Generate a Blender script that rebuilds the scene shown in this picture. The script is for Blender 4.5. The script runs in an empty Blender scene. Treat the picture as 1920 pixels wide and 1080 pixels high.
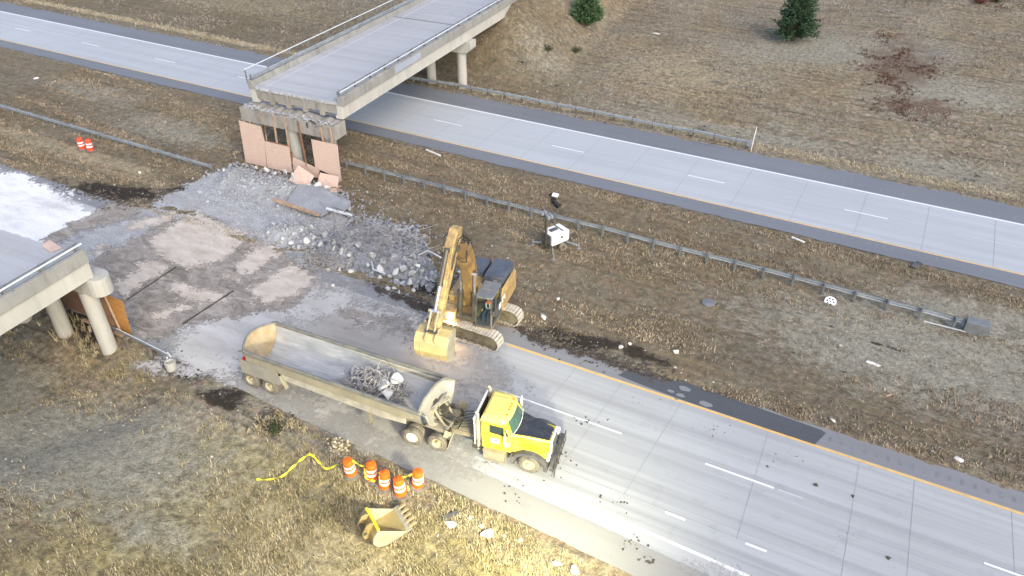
import bpy, bmesh, math, random
import numpy as np
from mathutils import Vector, Matrix

SC = bpy.context.scene
COL = SC.collection
R = math.radians

# ------------------------------------------------------------------ camera, sky, sun, exposure
CAM_F, CAM_PIT, CAM_ROLL, CAM_YAW, CAM_H = 1427.71, 0.621073, 0.001587, -0.471216, 28.6737
_fw = np.array([math.sin(CAM_YAW)*math.cos(CAM_PIT), math.cos(CAM_YAW)*math.cos(CAM_PIT), -math.sin(CAM_PIT)])
_r0 = np.cross(_fw, [0, 0, 1.0]); _r0 /= np.linalg.norm(_r0)
_u0 = np.cross(_r0, _fw)
_r = math.cos(CAM_ROLL)*_r0 + math.sin(CAM_ROLL)*_u0
_u = -math.sin(CAM_ROLL)*_r0 + math.cos(CAM_ROLL)*_u0
cd = bpy.data.cameras.new('camera'); cam = bpy.data.objects.new('camera', cd); COL.objects.link(cam)
cd.sensor_width = 36; cd.lens = 36*CAM_F/1920; cd.clip_start = 0.5; cd.clip_end = 3000
cam.matrix_world = Matrix(((_r[0], _u[0], -_fw[0], 0), (_r[1], _u[1], -_fw[1], 0), (_r[2], _u[2], -_fw[2], CAM_H), (0, 0, 0, 1)))
SC.camera = cam
SC.render.resolution_x, SC.render.resolution_y = 1024, 576

FLOOD_W = 3500
SUN_EL, SUN_AZ = R(38), R(126)          # azimuth of the sun, clockwise from +y
wd = bpy.data.worlds.new('World'); SC.world = wd; wd.use_nodes = True
_nt = wd.node_tree; _bg = _nt.nodes['Background']
_sky = _nt.nodes.new('ShaderNodeTexSky'); _sky.sky_type = 'NISHITA'; _sky.sun_disc = False
_sky.sun_elevation = SUN_EL; _sky.sun_rotation = SUN_AZ; _sky.air_density = 1.0; _sky.dust_density = 3.5; _sky.ozone_density = 1.2
_nt.links.new(_sky.outputs[0], _bg.inputs[0]); _bg.inputs[1].default_value = 0.155
sl = bpy.data.lights.new('sun', 'SUN'); sl.energy = 0.55; sl.angle = R(45); sl.color = (1.0, 0.95, 0.88)
so = bpy.data.objects.new('sun', sl); COL.objects.link(so)
_sd = Vector((math.sin(SUN_AZ)*math.cos(SUN_EL), math.cos(SUN_AZ)*math.cos(SUN_EL), math.sin(SUN_EL)))
so.rotation_euler = (-_sd).to_track_quat('-Z', 'Y').to_euler(); so.location = (0, 0, 60)
SC.cycles.transparent_max_bounces = 32
SC.view_settings.view_transform = 'Standard'; SC.view_settings.look = 'None'
SC.view_settings.exposure = 0.97; SC.view_settings.gamma = 1

# ------------------------------------------------------------------ helpers
def G(px, py, z=0.0):
    """point at height z that lies under photo pixel (1920 wide)"""
    d = _fw*CAM_F + _r*(px-960) - _u*(py-540)
    t = (z-CAM_H)/d[2]
    return Vector((d[0]*t, d[1]*t, z))

def Gt(px, py, dz=0.0):
    """point on the terrain that lies under photo pixel"""
    q = G(px, py)
    for _ in range(8): q = G(px, py, hz(q.x, q.y))
    return Vector((q.x, q.y, q.z+dz))
def tag(o, label=None, cat=None, group=None, kind=None):
    if label: o['label'] = label
    if cat: o['category'] = cat
    if group: o['group'] = group
    if kind: o['kind'] = kind
    return o

def thing(name, label, cat, loc=(0, 0, 0), rz=0.0, group=None):
    o = bpy.data.objects.new(name, None); COL.objects.link(o)
    o.empty_display_size = .3
    o.location = loc; o.rotation_euler = (0, 0, rz)
    return tag(o, label, cat, group)

def copy_tree(o, parent=None):
    c = o.copy(); COL.objects.link(c)
    if parent is not None: c.parent = parent
    for ch in list(o.children): copy_tree(ch, c)
    return c

class MB:
    def __init__(s): s.v = []; s.f = []
    def add(s, vs, fs):
        n = len(s.v); s.v += [tuple(p) for p in vs]; s.f += [tuple(i+n for i in f) for f in fs]
    def box(s, c, d, rz=0, M=None, top=None):
        hx, hy, hz = d[0]/2, d[1]/2, d[2]/2; t = top or (1, 1)
        vs = [Vector((sx*hx*(t[0] if sz > 0 else 1), sy*hy*(t[1] if sz > 0 else 1), sz*hz)) for sz in (-1, 1) for sx, sy in ((-1, -1), (1, -1), (1, 1), (-1, 1))]
        if M is None: M = Matrix.Rotation(rz, 3, 'Z')
        vs = [M @ p + Vector(c) for p in vs]
        s.add(vs, [(3, 2, 1, 0), (4, 5, 6, 7), (0, 1, 5, 4), (1, 2, 6, 5), (2, 3, 7, 6), (3, 0, 4, 7)])
    def bar(s, p, q, w, h, up=(0, 0, 1)):
        p, q = Vector(p), Vector(q); d = (q-p); L = d.length
        if L < 1e-6: return
        x = d/L; u = Vector(up)
        if abs(x.dot(u)) > .98: u = Vector((0, 1, 0)) if abs(x.y) < .9 else Vector((1, 0, 0))
        y = u.cross(x).normalized(); z = x.cross(y)
        M = Matrix((x, y, z)).transposed()
        s.box((p+q)/2, (L, w, h), M=M)
    def tube(s, pts, r, n=8, cap=True, radii=None):
        pts = [Vector(p) for p in pts]; rings = []
        m = len(pts)
        ref = None
        for i, p in enumerate(pts):
            t = (pts[min(i+1, m-1)]-pts[max(i-1, 0)])
            if t.length < 1e-9: t = Vector((0, 0, 1))
            t.normalize()
            if ref is None: ref = Vector((0, 0, 1)) if abs(t.z) < .9 else Vector((1, 0, 0))
            a = (ref - t*ref.dot(t))
            if a.length < 1e-5: a = t.orthogonal()
            a.normalize(); b = t.cross(a); ref = a
            rr = radii[i] if radii else r
            rings.append([p+a*(rr*math.cos(k*2*math.pi/n))+b*(rr*math.sin(k*2*math.pi/n)) for k in range(n)])
        vs = [q for g in rings for q in g]; fs = []
        for i in range(m-1):
            for k in range(n):
                k2 = (k+1) % n
                fs.append((i*n+k, i*n+k2, (i+1)*n+k2, (i+1)*n+k))
        if cap: fs += [tuple(range(n))[::-1], tuple((m-1)*n+k for k in range(n))]
        s.add(vs, fs)
    def lathe(s, prof, n=24, c=(0, 0, 0), axis='Z', a0=0, a1=2*math.pi):
        full = abs(a1-a0-2*math.pi) < 1e-6; k_n = n if full else n+1
        vs = []; m = len(prof)
        for k in range(k_n):
            a = a0+(a1-a0)*k/n; ca, sa = math.cos(a), math.sin(a)
            for r, h in prof:
                if axis == 'Z': p = (r*ca, r*sa, h)
                elif axis == 'Y': p = (r*ca, h, r*sa)
                else: p = (h, r*ca, r*sa)
                vs.append((p[0]+c[0], p[1]+c[1], p[2]+c[2]))
        fs = []
        for k in range(n):
            k2 = (k+1) % k_n
            for i in range(m-1):
                fs.append((k*m+i, k2*m+i, k2*m+i+1, k*m+i+1))
        s.add(vs, fs)
    def prism(s, poly, h0, h1, plane='XZ', M=None, off=(0, 0, 0)):
        """extrude a 2d outline; plane XZ -> extruded along y, XY -> along z, YZ -> along x"""
        n = len(poly)
        def P(a, b, h):
            p = {'XZ': (a, h, b), 'XY': (a, b, h), 'YZ': (h, a, b)}[plane]
            p = Vector(p)
            if M is not None: p = M @ p
            return p+Vector(off)
        vs = [P(a, b, h0) for a, b in poly]+[P(a, b, h1) for a, b in poly]
        fs = [tuple(range(n))[::-1], tuple(range(n, 2*n))]+[(i, (i+1) % n, n+(i+1) % n, n+i) for i in range(n)]
        s.add(vs, fs)
    def loft(s, rings, closed=True, cap=True):
        n = len(rings[0]); vs = [p for r in rings for p in r]; fs = []
        for i in range(len(rings)-1):
            for k in range(n if closed else n-1):
                k2 = (k+1) % n; fs.append((i*n+k, i*n+k2, (i+1)*n+k2, (i+1)*n+k))
        if cap and closed: fs += [tuple(range(n))[::-1], tuple((len(rings)-1)*n+k for k in range(n))]
        s.add(vs, fs)
    def sheet(s, pts): s.add(pts, [tuple(range(len(pts)))])
    def build(s, name, mat, parent=None, bev=0.0, smooth=None, loc=None, fix=True):
        me = bpy.data.meshes.new(name); me.from_pydata(s.v, [], s.f); me.update()
        if fix:
            b = bmesh.new(); b.from_mesh(me); bmesh.ops.recalc_face_normals(b, faces=b.faces); b.to_mesh(me); b.free()
        if smooth is not None:
            me.polygons.foreach_set('use_smooth', [True]*len(me.polygons)); me.set_sharp_from_angle(angle=R(smooth))
        if mat: me.materials.append(mat)
        o = bpy.data.objects.new(name, me); COL.objects.link(o)
        if parent is not None: o.parent = parent
        if loc is not None: o.location = loc
        if bev:
            m = o.modifiers.new('bevel', 'BEVEL'); m.width = bev; m.segments = 2; m.limit_method = 'ANGLE'; m.angle_limit = R(40)
        return o

def mesh_np(name, V, F, mat, parent=None, smooth=False):
    """V (n,3) floats, F (m,k) ints -> linked mesh object"""
    me = bpy.data.meshes.new(name); V = np.asarray(V, np.float32); F = np.asarray(F, np.int32)
    me.vertices.add(len(V)); me.vertices.foreach_set('co', V.ravel())
    k = F.shape[1]; me.loops.add(F.size); me.loops.foreach_set('vertex_index', F.ravel())
    me.polygons.add(len(F)); me.polygons.foreach_set('loop_start', np.arange(0, F.size, k, dtype=np.int32))
    me.polygons.foreach_set('use_smooth', np.full(len(F), smooth))
    me.update(calc_edges=True)
    if mat: me.materials.append(mat)
    o = bpy.data.objects.new(name, me); COL.objects.link(o)
    if parent is not None: o.parent = parent
    return o

# value noise on numpy arrays
_lat = np.random.RandomState(5).rand(256, 256)
def vnoise(x, y):
    xi = np.floor(x).astype(int); yi = np.floor(y).astype(int); fx = x-xi; fy = y-yi
    fx = fx*fx*(3-2*fx); fy = fy*fy*(3-2*fy)
    a = _lat[xi & 255, yi & 255]; b = _lat[(xi+1) & 255, yi & 255]; c = _lat[xi & 255, (yi+1) & 255]; d = _lat[(xi+1) & 255, (yi+1) & 255]
    return (a*(1-fx)+b*fx)*(1-fy)+(c*(1-fx)+d*fx)*fy
def fbm(x, y, o=4):
    s = 0; a = .5; t = 0
    for i in range(o):
        s = s+a*vnoise(x*2**i+17*i, y*2**i+31*i); t += a; a *= .5
    return s/t
def sst(a, b, x):
    t = np.clip((x-a)/(b-a), 0, 1); return t*t*(3-2*t)

# ------------------------------------------------------------------ material helpers
class NT:
    def __init__(s, name, rough=.8, metal=0.0, spec=None):
        s.m = bpy.data.materials.new(name); s.m.use_nodes = True; s.t = s.m.node_tree
        s.b = s.t.nodes['Principled BSDF']; s.b.inputs['Roughness'].default_value = rough; s.b.inputs['Metallic'].default_value = metal
        if spec is not None: s.b.inputs['Specular IOR Level'].default_value = spec
        tc = s.t.nodes.new('ShaderNodeTexCoord'); s.co = tc.outputs['Object']
    def n(s, ty, **kw):
        x = s.t.nodes.new(ty)
        for k, v in kw.items(): setattr(x, k, v)
        return x
    def l(s, a, b):
        s.t.links.new(a, b)
    def put(s, sock, v):
        if hasattr(v, 'is_output'): s.l(v, sock)
        elif isinstance(v, (tuple, list)): sock.default_value = (*v, 1) if len(v) == 3 and sock.type == 'RGBA' else v
        else: sock.default_value = v
    def map(s, scale=(1, 1, 1), loc=(0, 0, 0), rot=(0, 0, 0)):
        x = s.n('ShaderNodeMapping'); x.inputs['Scale'].default_value = scale; x.inputs['Location'].default_value = loc; x.inputs['Rotation'].default_value = rot
        s.l(s.co, x.inputs['Vector']); return x.outputs[0]
    def noise(s, scale, detail=5, rough=.55, vec=None, dist=0):
        x = s.n('ShaderNodeTexNoise'); x.inputs['Scale'].default_value = scale; x.inputs['Detail'].default_value = detail
        x.inputs['Roughness'].default_value = rough; x.inputs['Distortion'].default_value = dist
        s.l(vec or s.co, x.inputs['Vector']); return x.outputs['Fac']
    def voro(s, scale, vec=None, out='Distance', feature='F1'):
        x = s.n('ShaderNodeTexVoronoi', feature=feature); x.inputs['Scale'].default_value = scale
        s.l(vec or s.co, x.inputs['Vector']); return x.outputs[out]
    def ramp(s, fac, stops, interp='LINEAR'):
        x = s.n('ShaderNodeValToRGB'); e = x.color_ramp.elements; x.color_ramp.interpolation = interp
        while len(e) < len(stops): e.new(.5)
        for i, (p, c) in enumerate(stops):
            e[i].position = p; e[i].color = (c, c, c, 1) if not isinstance(c, (tuple, list)) else (*c, 1)
        s.put(x.inputs[0], fac); return x.outputs[0]
    def mix(s, f, a, b, mode='MIX'):
        x = s.n('ShaderNodeMix', data_type='RGBA', blend_type=mode)
        s.put(x.inputs[0], f); s.put(x.inputs[6], a); s.put(x.inputs[7], b); return x.outputs[2]
    def ma(s, op, a, b=0.0, clamp=False):
        x = s.n('ShaderNodeMath', operation=op, use_clamp=clamp); s.put(x.inputs[0], a); s.put(x.inputs[1], b); return x.outputs[0]
    def sep(s, v):
        x = s.n('ShaderNodeSeparateXYZ'); s.l(v, x.inputs[0]); return x.outputs
    def bump(s, h, st=.3, dist=.05):
        x = s.n('ShaderNodeBump'); x.inputs['Strength'].default_value = st; x.inputs['Distance'].default_value = dist
        s.l(h, x.inputs['Height']); s.l(x.outputs[0], s.b.inputs['Normal'])
    def col(s, c): s.put(s.b.inputs['Base Color'], c); return s
    def alpha(s, a): s.put(s.b.inputs['Alpha'], a); return s

def mul(c, k): return tuple(min(1, x*k) for x in c)

def pm(name, base, rough=.7, metal=0.0, var=.18, scale=2.5, dirt=None, damt=.5, dscale=1.6, bump=.0, bscale=30, fine=.1, spec=None):
    """a worn surface: large tonal drift, fine grain, optional patches of dirt"""
    t = NT(name, rough, metal, spec)
    a = t.noise(scale, 6); c = t.ramp(a, [(.3, mul(base, 1-var)), (.7, mul(base, 1+var))])
    f = t.noise(bscale, 4); c = t.mix(fine, c, t.ramp(f, [(.3, mul(base, .35)), (.7, mul(base, 1.5))]))
    if dirt:
        d = t.noise(dscale, 7, .65); k = t.ramp(d, [(.62-damt*.45, 0), (.78-damt*.35, 1)])
        c = t.mix(t.ma('MULTIPLY', k, min(1, .45+damt*.5)), c, dirt)
    t.col(c)
    if bump: t.bump(f, bump, .02)
    return t.m
# ------------------------------------------------------------------ materials
DUST = (.34, .31, .26)
M = {}
M['yellow_ex'] = pm('excavator_yellow', (.54, .36, .125), .5, var=.2, dirt=(.25, .18, .11), damt=.6, dscale=1.3, bump=.08)
M['boom'] = pm('grimy_boom_paint', (.55, .33, .08), .5, var=.25, dirt=(.12, .08, .045), damt=.8, dscale=1.3, bump=.08)
M['stick'] = pm('sunbleached_stick_paint', (.62, .44, .17), .55, var=.2, dirt=(.15, .11, .07), damt=.62, dscale=1.6, bump=.08)
M['yellow_truck'] = pm('truck_yellow_paint', (.72, .57, .03), .3, var=.07, dirt=(.46, .38, .13), damt=.4, dscale=1.8, fine=.04)
M['truck_roof_lit'] = pm('truck_roof_lit_paint', (.80, .58, .15), .4, var=.08, dirt=(.60, .46, .16), damt=.4, fine=.04)  # truck yellow made paler: strong light on the roof put into its colour
M['black_hood'] = pm('matt_black_hood', (.022, .026, .036), .45, var=.3, dirt=(.07, .07, .075), damt=.3, fine=.1)
M['dark_plastic'] = pm('dark_plastic', (.07, .073, .08), .6, var=.25, dirt=(.17, .155, .13), damt=.4)
M['cover'] = pm('engine_cover_paint', (.075, .09, .12), .45, var=.25, dirt=(.12, .12, .12), damt=.35)
M['roof_grey'] = pm('cab_roof_grey', (.15, .155, .17), .5, var=.15, dirt=(.24, .23, .21), damt=.35)
M['rubber'] = pm('tyre_rubber', (.05, .048, .045), .85, var=.2, dirt=(.20, .18, .145), damt=.75, dscale=2.5, bump=.2)
M['tank'] = pm('dusty_tank', (.27, .25, .18), .6, .2, var=.15, dirt=(.36, .33, .25), damt=.5)
M['mesh'] = pm('dark_rack_mesh', (.13, .13, .13), .6, .3, var=.3)
M['dusty_rim'] = pm('dusty_rim', (.40, .35, .21), .7, var=.15, dirt=DUST, damt=.5)
M['white_rim'] = pm('white_rim', (.72, .70, .64), .5, var=.06, dirt=(.50, .46, .36), damt=.35)
M['tub'] = pm('tub_steel', (.32, .32, .295), .6, .25, var=.22, scale=1.1, dirt=(.34, .31, .245), damt=.55, dscale=.9, bump=.05, fine=.08)
M['low_panel'] = pm('dusty_cream_panel', (.42, .40, .33), .7, .05, var=.15, dirt=(.27, .25, .21), damt=.45)
M['tub_rim'] = pm('tub_rim_steel', (.15, .155, .15), .6, .2, var=.2, dirt=(.27, .25, .20), damt=.5)
M['tub_side'] = pm('tub_side_paint', (.33, .305, .225), .65, .1, var=.22, scale=.8, dirt=(.21, .19, .15), damt=.5)
t = NT('tub_lining', .5, .25)
_a = t.noise(1.0, 7, .6, t.map((.35, 1.5, 1.5))); _b = t.noise(5, 5, .6, t.map((.3, 2, 2)))
_c = t.ramp(_a, [(.25, (.26, .28, .30)), (.5, (.43, .445, .46)), (.75, (.58, .58, .56))])
t.col(t.mix(t.ramp(_b, [(.5, 0), (.75, .6)]), _c, (.24, .25, .265))); M['lining'] = t.m
M['tailgate_in'] = pm('tailgate_inner', (.31, .23, .13), .65, .1, var=.3, scale=1.4, dirt=(.40, .35, .24), damt=.5)
M['stack'] = pm('dusty_exhaust', (.46, .43, .35), .5, .3, var=.15, dirt=(.30, .27, .20), damt=.5)
M['frame_steel'] = pm('dusty_frame_steel', (.12, .105, .075), .7, .1, var=.3, dirt=(.30, .27, .19), damt=.7)
M['dark_steel'] = pm('dark_greasy_steel', (.075, .07, .062), .5, .4, var=.3, dirt=(.16, .14, .10), damt=.45)
M['chrome'] = pm('chrome_rod', (.80, .80, .80), .18, .9, var=.05, fine=.02)
M['white_steel'] = pm('white_painted_steel', (.75, .75, .72), .45, var=.06, dirt=(.42, .40, .36), damt=.3)
M['hose'] = pm('black_hose', (.025, .025, .027), .6, var=.2, dirt=(.14, .13, .10), damt=.35)
M['track'] = pm('track_shoe_steel', (.50, .47, .41), .7, .0, var=.2, dirt=(.33, .29, .23), damt=.4, dscale=3)
M['track_frame'] = pm('track_frame_dirt', (.13, .105, .06), .8, .0, var=.35, dirt=(.21, .19, .13), damt=.6, bump=.2, dscale=2.5)
M['bucket'] = pm('worn_bucket_paint', (.56, .44, .19), .55, .1, var=.2, scale=1.5, dirt=(.37, .31, .18), damt=.5, bump=.08)
M['bucket_old'] = pm('old_bucket_paint', (.31, .225, .085), .55, .25, var=.3, scale=2.2, dirt=(.34, .28, .14), damt=.6, dscale=2.2, bump=.1)
M['bucket_edge'] = pm('bucket_cutting_edge', (.50, .47, .36), .45, .45, var=.15, dirt=(.36, .32, .22), damt=.4)
M['bucket_bright'] = pm('bucket_bright_yellow', (.72, .54, .03), .5, var=.1, dirt=(.36, .26, .06), damt=.3)
M['tooth'] = pm('bucket_tooth_steel', (.40, .31, .18), .55, .3, var=.2)
M['galv'] = pm('galvanised_steel', (.30, .335, .36), .5, .35, var=.18, scale=1.2, dirt=(.20, .21, .21), damt=.35, fine=.05)
M['galv_bright'] = pm('bright_rail_steel', (.66, .69, .71), .4, .3, var=.1, fine=.04)
M['galv_post'] = pm('guardrail_post_steel', (.20, .22, .235), .6, .3, var=.2, dirt=(.16, .15, .13), damt=.35)
M['wood_post'] = pm('weathered_timber', (.13, .115, .10), .85, var=.3, bump=.2)
M['ply'] = None
t = NT('plywood_face', .75)
_a = t.noise(2.2, 6, .6, t.map((1, 1, 6))); _b = t.noise(.7, 3)
_c = t.ramp(_a, [(.3, (.50, .365, .30)), (.7, (.62, .47, .39))])
t.col(t.mix(t.ramp(_b, [(.45, 0), (.75, .35)]), _c, (.52, .38, .30))); M['ply'] = t.m
t = NT('plywood_form_orange', .6)
_a = t.noise(2.2, 6, .6, t.map((1, 1, 5)))
t.col(t.ramp(_a, [(.3, (.34, .16, .045)), (.7, (.48, .25, .08))])); M['ply_orange'] = t.m
M['stud'] = pm('timber_stud', (.40, .28, .19), .8, var=.2, dirt=(.22, .15, .10), damt=.35)
M['stud_dark'] = pm('timber_stud_dark', (.20, .11, .065), .8, var=.25)
M['orange'] = pm('barrel_orange', (.80, .13, .012), .45, var=.08, dirt=(.55, .12, .03), damt=.25, fine=.04)
M['red_barrel'] = pm('barrel_red_orange', (.72, .075, .03), .45, var=.08, fine=.04)
M['reflective'] = pm('reflective_white', (.82, .82, .80), .4, var=.04, fine=.02)
M['tape'] = pm('caution_tape_yellow', (.80, .72, .05), .45, var=.08, fine=.02)
M['white_plastic'] = pm('white_canopy_paint', (.80, .80, .80), .4, var=.03, dirt=(.62, .62, .60), damt=.15, fine=.02)
M['stone'] = pm('field_stone', (.40, .385, .35), .85, var=.3)
M['rock_white'] = pm('pale_rock', (.64, .62, .57), .85, var=.2, bump=.3, bscale=12)
M['bark'] = pm('bark', (.085, .06, .042), .9, var=.3, bump=.3)
M['mud'] = pm('mud_clod', (.075, .066, .055), .95, var=.35, bump=.3)
M['black_scrap'] = pm('black_scrap', (.02, .02, .022), .7, var=.3)
M['skin'] = pm('skin', (.45, .26, .18), .5, var=.06, fine=.03)
M['navy'] = pm('navy_work_cloth', (.03, .045, .075), .85, var=.15)
M['hivis'] = pm('hi_vis_orange_cloth', (.85, .14, .03), .7, var=.06, fine=.03)
M['seat'] = pm('seat_vinyl', (.03, .03, .033), .6, var=.2)
M['redlens'] = pm('red_lens', (.45, .03, .03), .3, var=.05)
M['purple'] = pm('decal_purple', (.30, .10, .28), .5, var=.1)
M['amber'] = pm('amber_lens', (.75, .28, .02), .3, var=.05)

def concrete(name, base, var=.2, stain=(.12, .115, .10), st=.4, warm=None, isl=False):
    t = NT(name, .85)
    a = t.noise(.5, 7, .6); b = t.noise(3.5, 7, .65); f = t.noise(40, 3)
    c = t.ramp(a, [(.3, mul(base, 1-var)), (.7, mul(base, 1+var*.7))])
    c = t.mix(.12, c, t.ramp(f, [(.35, mul(base, .45)), (.65, mul(base, 1.4))]))
    streak = t.noise(1.1, 6, .6, t.map((2.2, 2.2, .35)))
    c = t.mix(t.ma('MULTIPLY', t.ramp(streak, [(.5, 0), (.72, 1)]), st), c, stain)
    if isl:
        g = t.n('ShaderNodeNewGeometry').outputs['Random Per Island']; c = t.mix(.75, c, t.ramp(g, [(0, (.32, .33, .35)), (.5, (.5, .5, .5)), (1, (.66, .66, .65))]), 'OVERLAY')
    if warm: c = t.mix(t.ramp(b, [(.45, 0), (.8, .5)]), c, warm)
    t.col(c); t.bump(f, .15, .02)
    return t.m
M['conc'] = concrete('bridge_concrete', (.36, .36, .34), .15)
M['conc_girder'] = concrete('girder_concrete', (.44, .435, .395), .12, st=.22)
M['conc_curb'] = concrete('weathered_curb_concrete', (.27, .27, .255), .2, st=.5)
M['conc_end'] = concrete('broken_end_concrete', (.28, .27, .25), .25, st=.65, warm=(.34, .28, .21))
M['conc_col'] = concrete('column_concrete', (.40, .395, .36), .12, st=.25)
M['rubble_dark'] = concrete('dark_broken_concrete', (.21, .225, .25), .35, (.09, .085, .08), .4, isl=True)
M['rubble'] = concrete('broken_concrete', (.31, .325, .345), .25, (.20, .20, .20), .3, isl=True)
M['chunk'] = concrete('concrete_chunk_face', (.52, .525, .52), .2, (.25, .25, .25), .25)
M['slab'] = concrete('fallen_slab_concrete', (.36, .37, .37), .2, (.16, .15, .14), .4)
M['rebar'] = pm('rebar_steel', (.30, .30, .315), .7, .1, var=.3, scale=.9, dirt=(.30, .25, .19), damt=.35, dscale=.6)

# road slabs: wheel paths along the lane, stains, fine grain
def road_mat(name, base, streak_amt, stain_amt, var=.1, seed=0.0, dark=.6):
    t = NT(name, .8)
    big = t.noise(.07, 5, .55, t.map(loc=(seed, seed, 0)))
    st = t.noise(1.0, 5, .6, t.map((.018, 1.1, 1), (seed, 0, 0)))
    st2 = t.noise(1.0, 5, .6, t.map((.06, 3.2, 1), (0, seed, 0)))
    bl = t.noise(.8, 7, .68); fi = t.noise(22, 4)
    c = t.ramp(big, [(.3, mul(base, 1-var)), (.7, mul(base, 1+var))])
    c = t.mix(t.ma('MULTIPLY', t.ramp(st, [(.42, 0), (.62, 1)]), streak_amt), c, mul(base, dark))
    c = t.mix(t.ma('MULTIPLY', t.ramp(st2, [(.5, 0), (.7, 1)]), streak_amt*.7), c, mul(base, 1.25))
    c = t.mix(t.ma('MULTIPLY', t.ramp(bl, [(.56, 0), (.7, 1)]), stain_amt), c, mul(base, .5))
    c = t.mix(.1, c, t.ramp(fi, [(.35, mul(base, .4)), (.65, mul(base, 1.5))]))
    t.col(c); t.bump(fi, .12, .01)
    return t.m
M['road'] = road_mat('concrete_pavement', (.385, .398, .405), .55, .30, .12)
M['far_road'] = road_mat('far_concrete_pavement', (.395, .422, .448), .42, .10, .07, 3.0, .72)
M['deck'] = road_mat('bridge_deck_concrete', (.37, .38, .40), .45, .2, .1, 9.0, .7)
M['asphalt'] = road_mat('asphalt_shoulder', (.165, .178, .20), .2, .1, .12, 5.0)
M['asphalt_wet'] = road_mat('wet_asphalt', (.072, .078, .09), .2, .2, .2, 6.0)
M['asphalt_old'] = road_mat('old_asphalt_shoulder', (.21, .215, .225), .25, .25, .14, 7.0)
M['asphalt_near'] = road_mat('dusty_asphalt_shoulder', (.27, .27, .26), .2, .3, .15, 8.0)
M['paint_w'] = pm('white_road_paint', (.78, .79, .80), .6, var=.06, dirt=(.50, .51, .52), damt=.25, dscale=2.5)
M['paint_w_old'] = pm('worn_white_road_paint', (.60, .61, .62), .7, var=.1, dirt=(.42, .43, .45), damt=.7, dscale=3)
M['paint_y'] = pm('yellow_road_paint', (.70, .44, .13), .6, var=.08, dirt=(.42, .30, .14), damt=.3, dscale=2)
M['paint_y_old'] = pm('worn_yellow_road_paint', (.45, .40, .33), .7, var=.1, dirt=(.38, .37, .36), damt=.6, dscale=2)
M['joint'] = pm('joint_sealant', (.26, .275, .285), .8, var=.2)
M['rumble'] = pm('rumble_groove', (.175, .185, .20), .9, var=.2)

def glass(name, col, rough=.08):
    t = NT(name, rough, 0.0); t.b.inputs['Base Color'].default_value = (*col, 1)
    t.b.inputs['Transmission Weight'].default_value = .0
    t.b.inputs['Specular IOR Level'].default_value = .8
    return t.m
M['windscreen'] = glass('tinted_windscreen', (.055, .11, .095))
M['side_glass'] = glass('side_glass', (.03, .045, .045))
t = NT('clear_cab_glass', .02)
_tr = t.n('ShaderNodeBsdfTransparent'); _tr.inputs[0].default_value = (.80, .93, .88, 1)
_gl = t.n('ShaderNodeBsdfGlossy'); _gl.inputs['Roughness'].default_value = .03
_mx = t.n('ShaderNodeMixShader'); _mx.inputs[0].default_value = .10
t.l(_tr.outputs[0], _mx.inputs[1]); t.l(_gl.outputs[0], _mx.inputs[2])
t.l(_mx.outputs[0], t.t.nodes['Material Output'].inputs['Surface']); M['clear_glass'] = t.m
def emit(name, col, s):
    t = NT(name, .3); t.b.inputs['Emission Color'].default_value = (*col, 1); t.b.inputs['Emission Strength'].default_value = s
    return t.m
M['lamp'] = emit('lit_work_lamp', (1.0, .80, .45), 60)
M['flood'] = emit('lit_floodlight', (1.0, .95, .72), 30)
# ------------------------------------------------------------------ terrain
HD = -0.00589                                    # the far carriageway turns away very slightly
def yJ(x): return 21.88-.047*(x+22.8)            # joint between concrete and near shoulder
def yS(x): return 20.05-.047*(x+18.0)            # outer edge of the near shoulder
def yW(x): return 22.07-.040*(x+11.7)            # painted edge line
NY, NL1, NL2 = 30.53, 26.87, 23.21
def FY(x): return 52.63+HD*x
def road_mask(x, y):
    near = sst(-.5, .1, y-yS(x))*sst(-.1, .5, 32.0-y)
    far = sst(-.5, .1, y-(FY(x)-1.9))*sst(-.1, .6, (FY(x)+10.3)-y)
    return np.maximum(near, far)
def Hgt(x, y):
    x = np.asarray(x, float); y = np.asarray(y, float)
    off = 1-road_mask(x, y)
    z = np.zeros_like(x)
    n = fbm(x*.35, y*.35, 4)-.5
    z += n*.35*sst(0, 5, np.minimum(np.abs(y-yS(x)), 9)*(y < yS(x)) + np.minimum(np.abs(y-41), 9)*0)
    z += (fbm(x*1.3+9, y*1.3, 3)-.5)*.14
    # shallow ditch of the median
    z -= .22*sst(33, 38, y)*sst(50.5, 47, y)
    # hillside beyond the far carriageway, with the fill of the overpass
    z += sst(64.5, 80, y)*1.1+np.maximum(0, y-80)*.035+sst(66, 95, y)*(fbm(x*.06, y*.06, 3)-.5)*2.2
    xb = -41.5-.045*(y-43.5)
    z += 5.2*sst(65.3, 75.5, y)*sst(13, 5.0, np.abs(x-xb))
    # fill of the near overpass approach
    z += 4.6*sst(17.5, 3.0, y)*sst(26, 3, np.abs(x+39.5)) - .55*sst(21.3, 19.5, y)*sst(-29, -33, x)
    z += -.10*sst(19.5, 17, y)
    return z*off-.05*(1-off)
def hz(x, y): return float(Hgt(np.array([x]), np.array([y]))[0])

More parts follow.
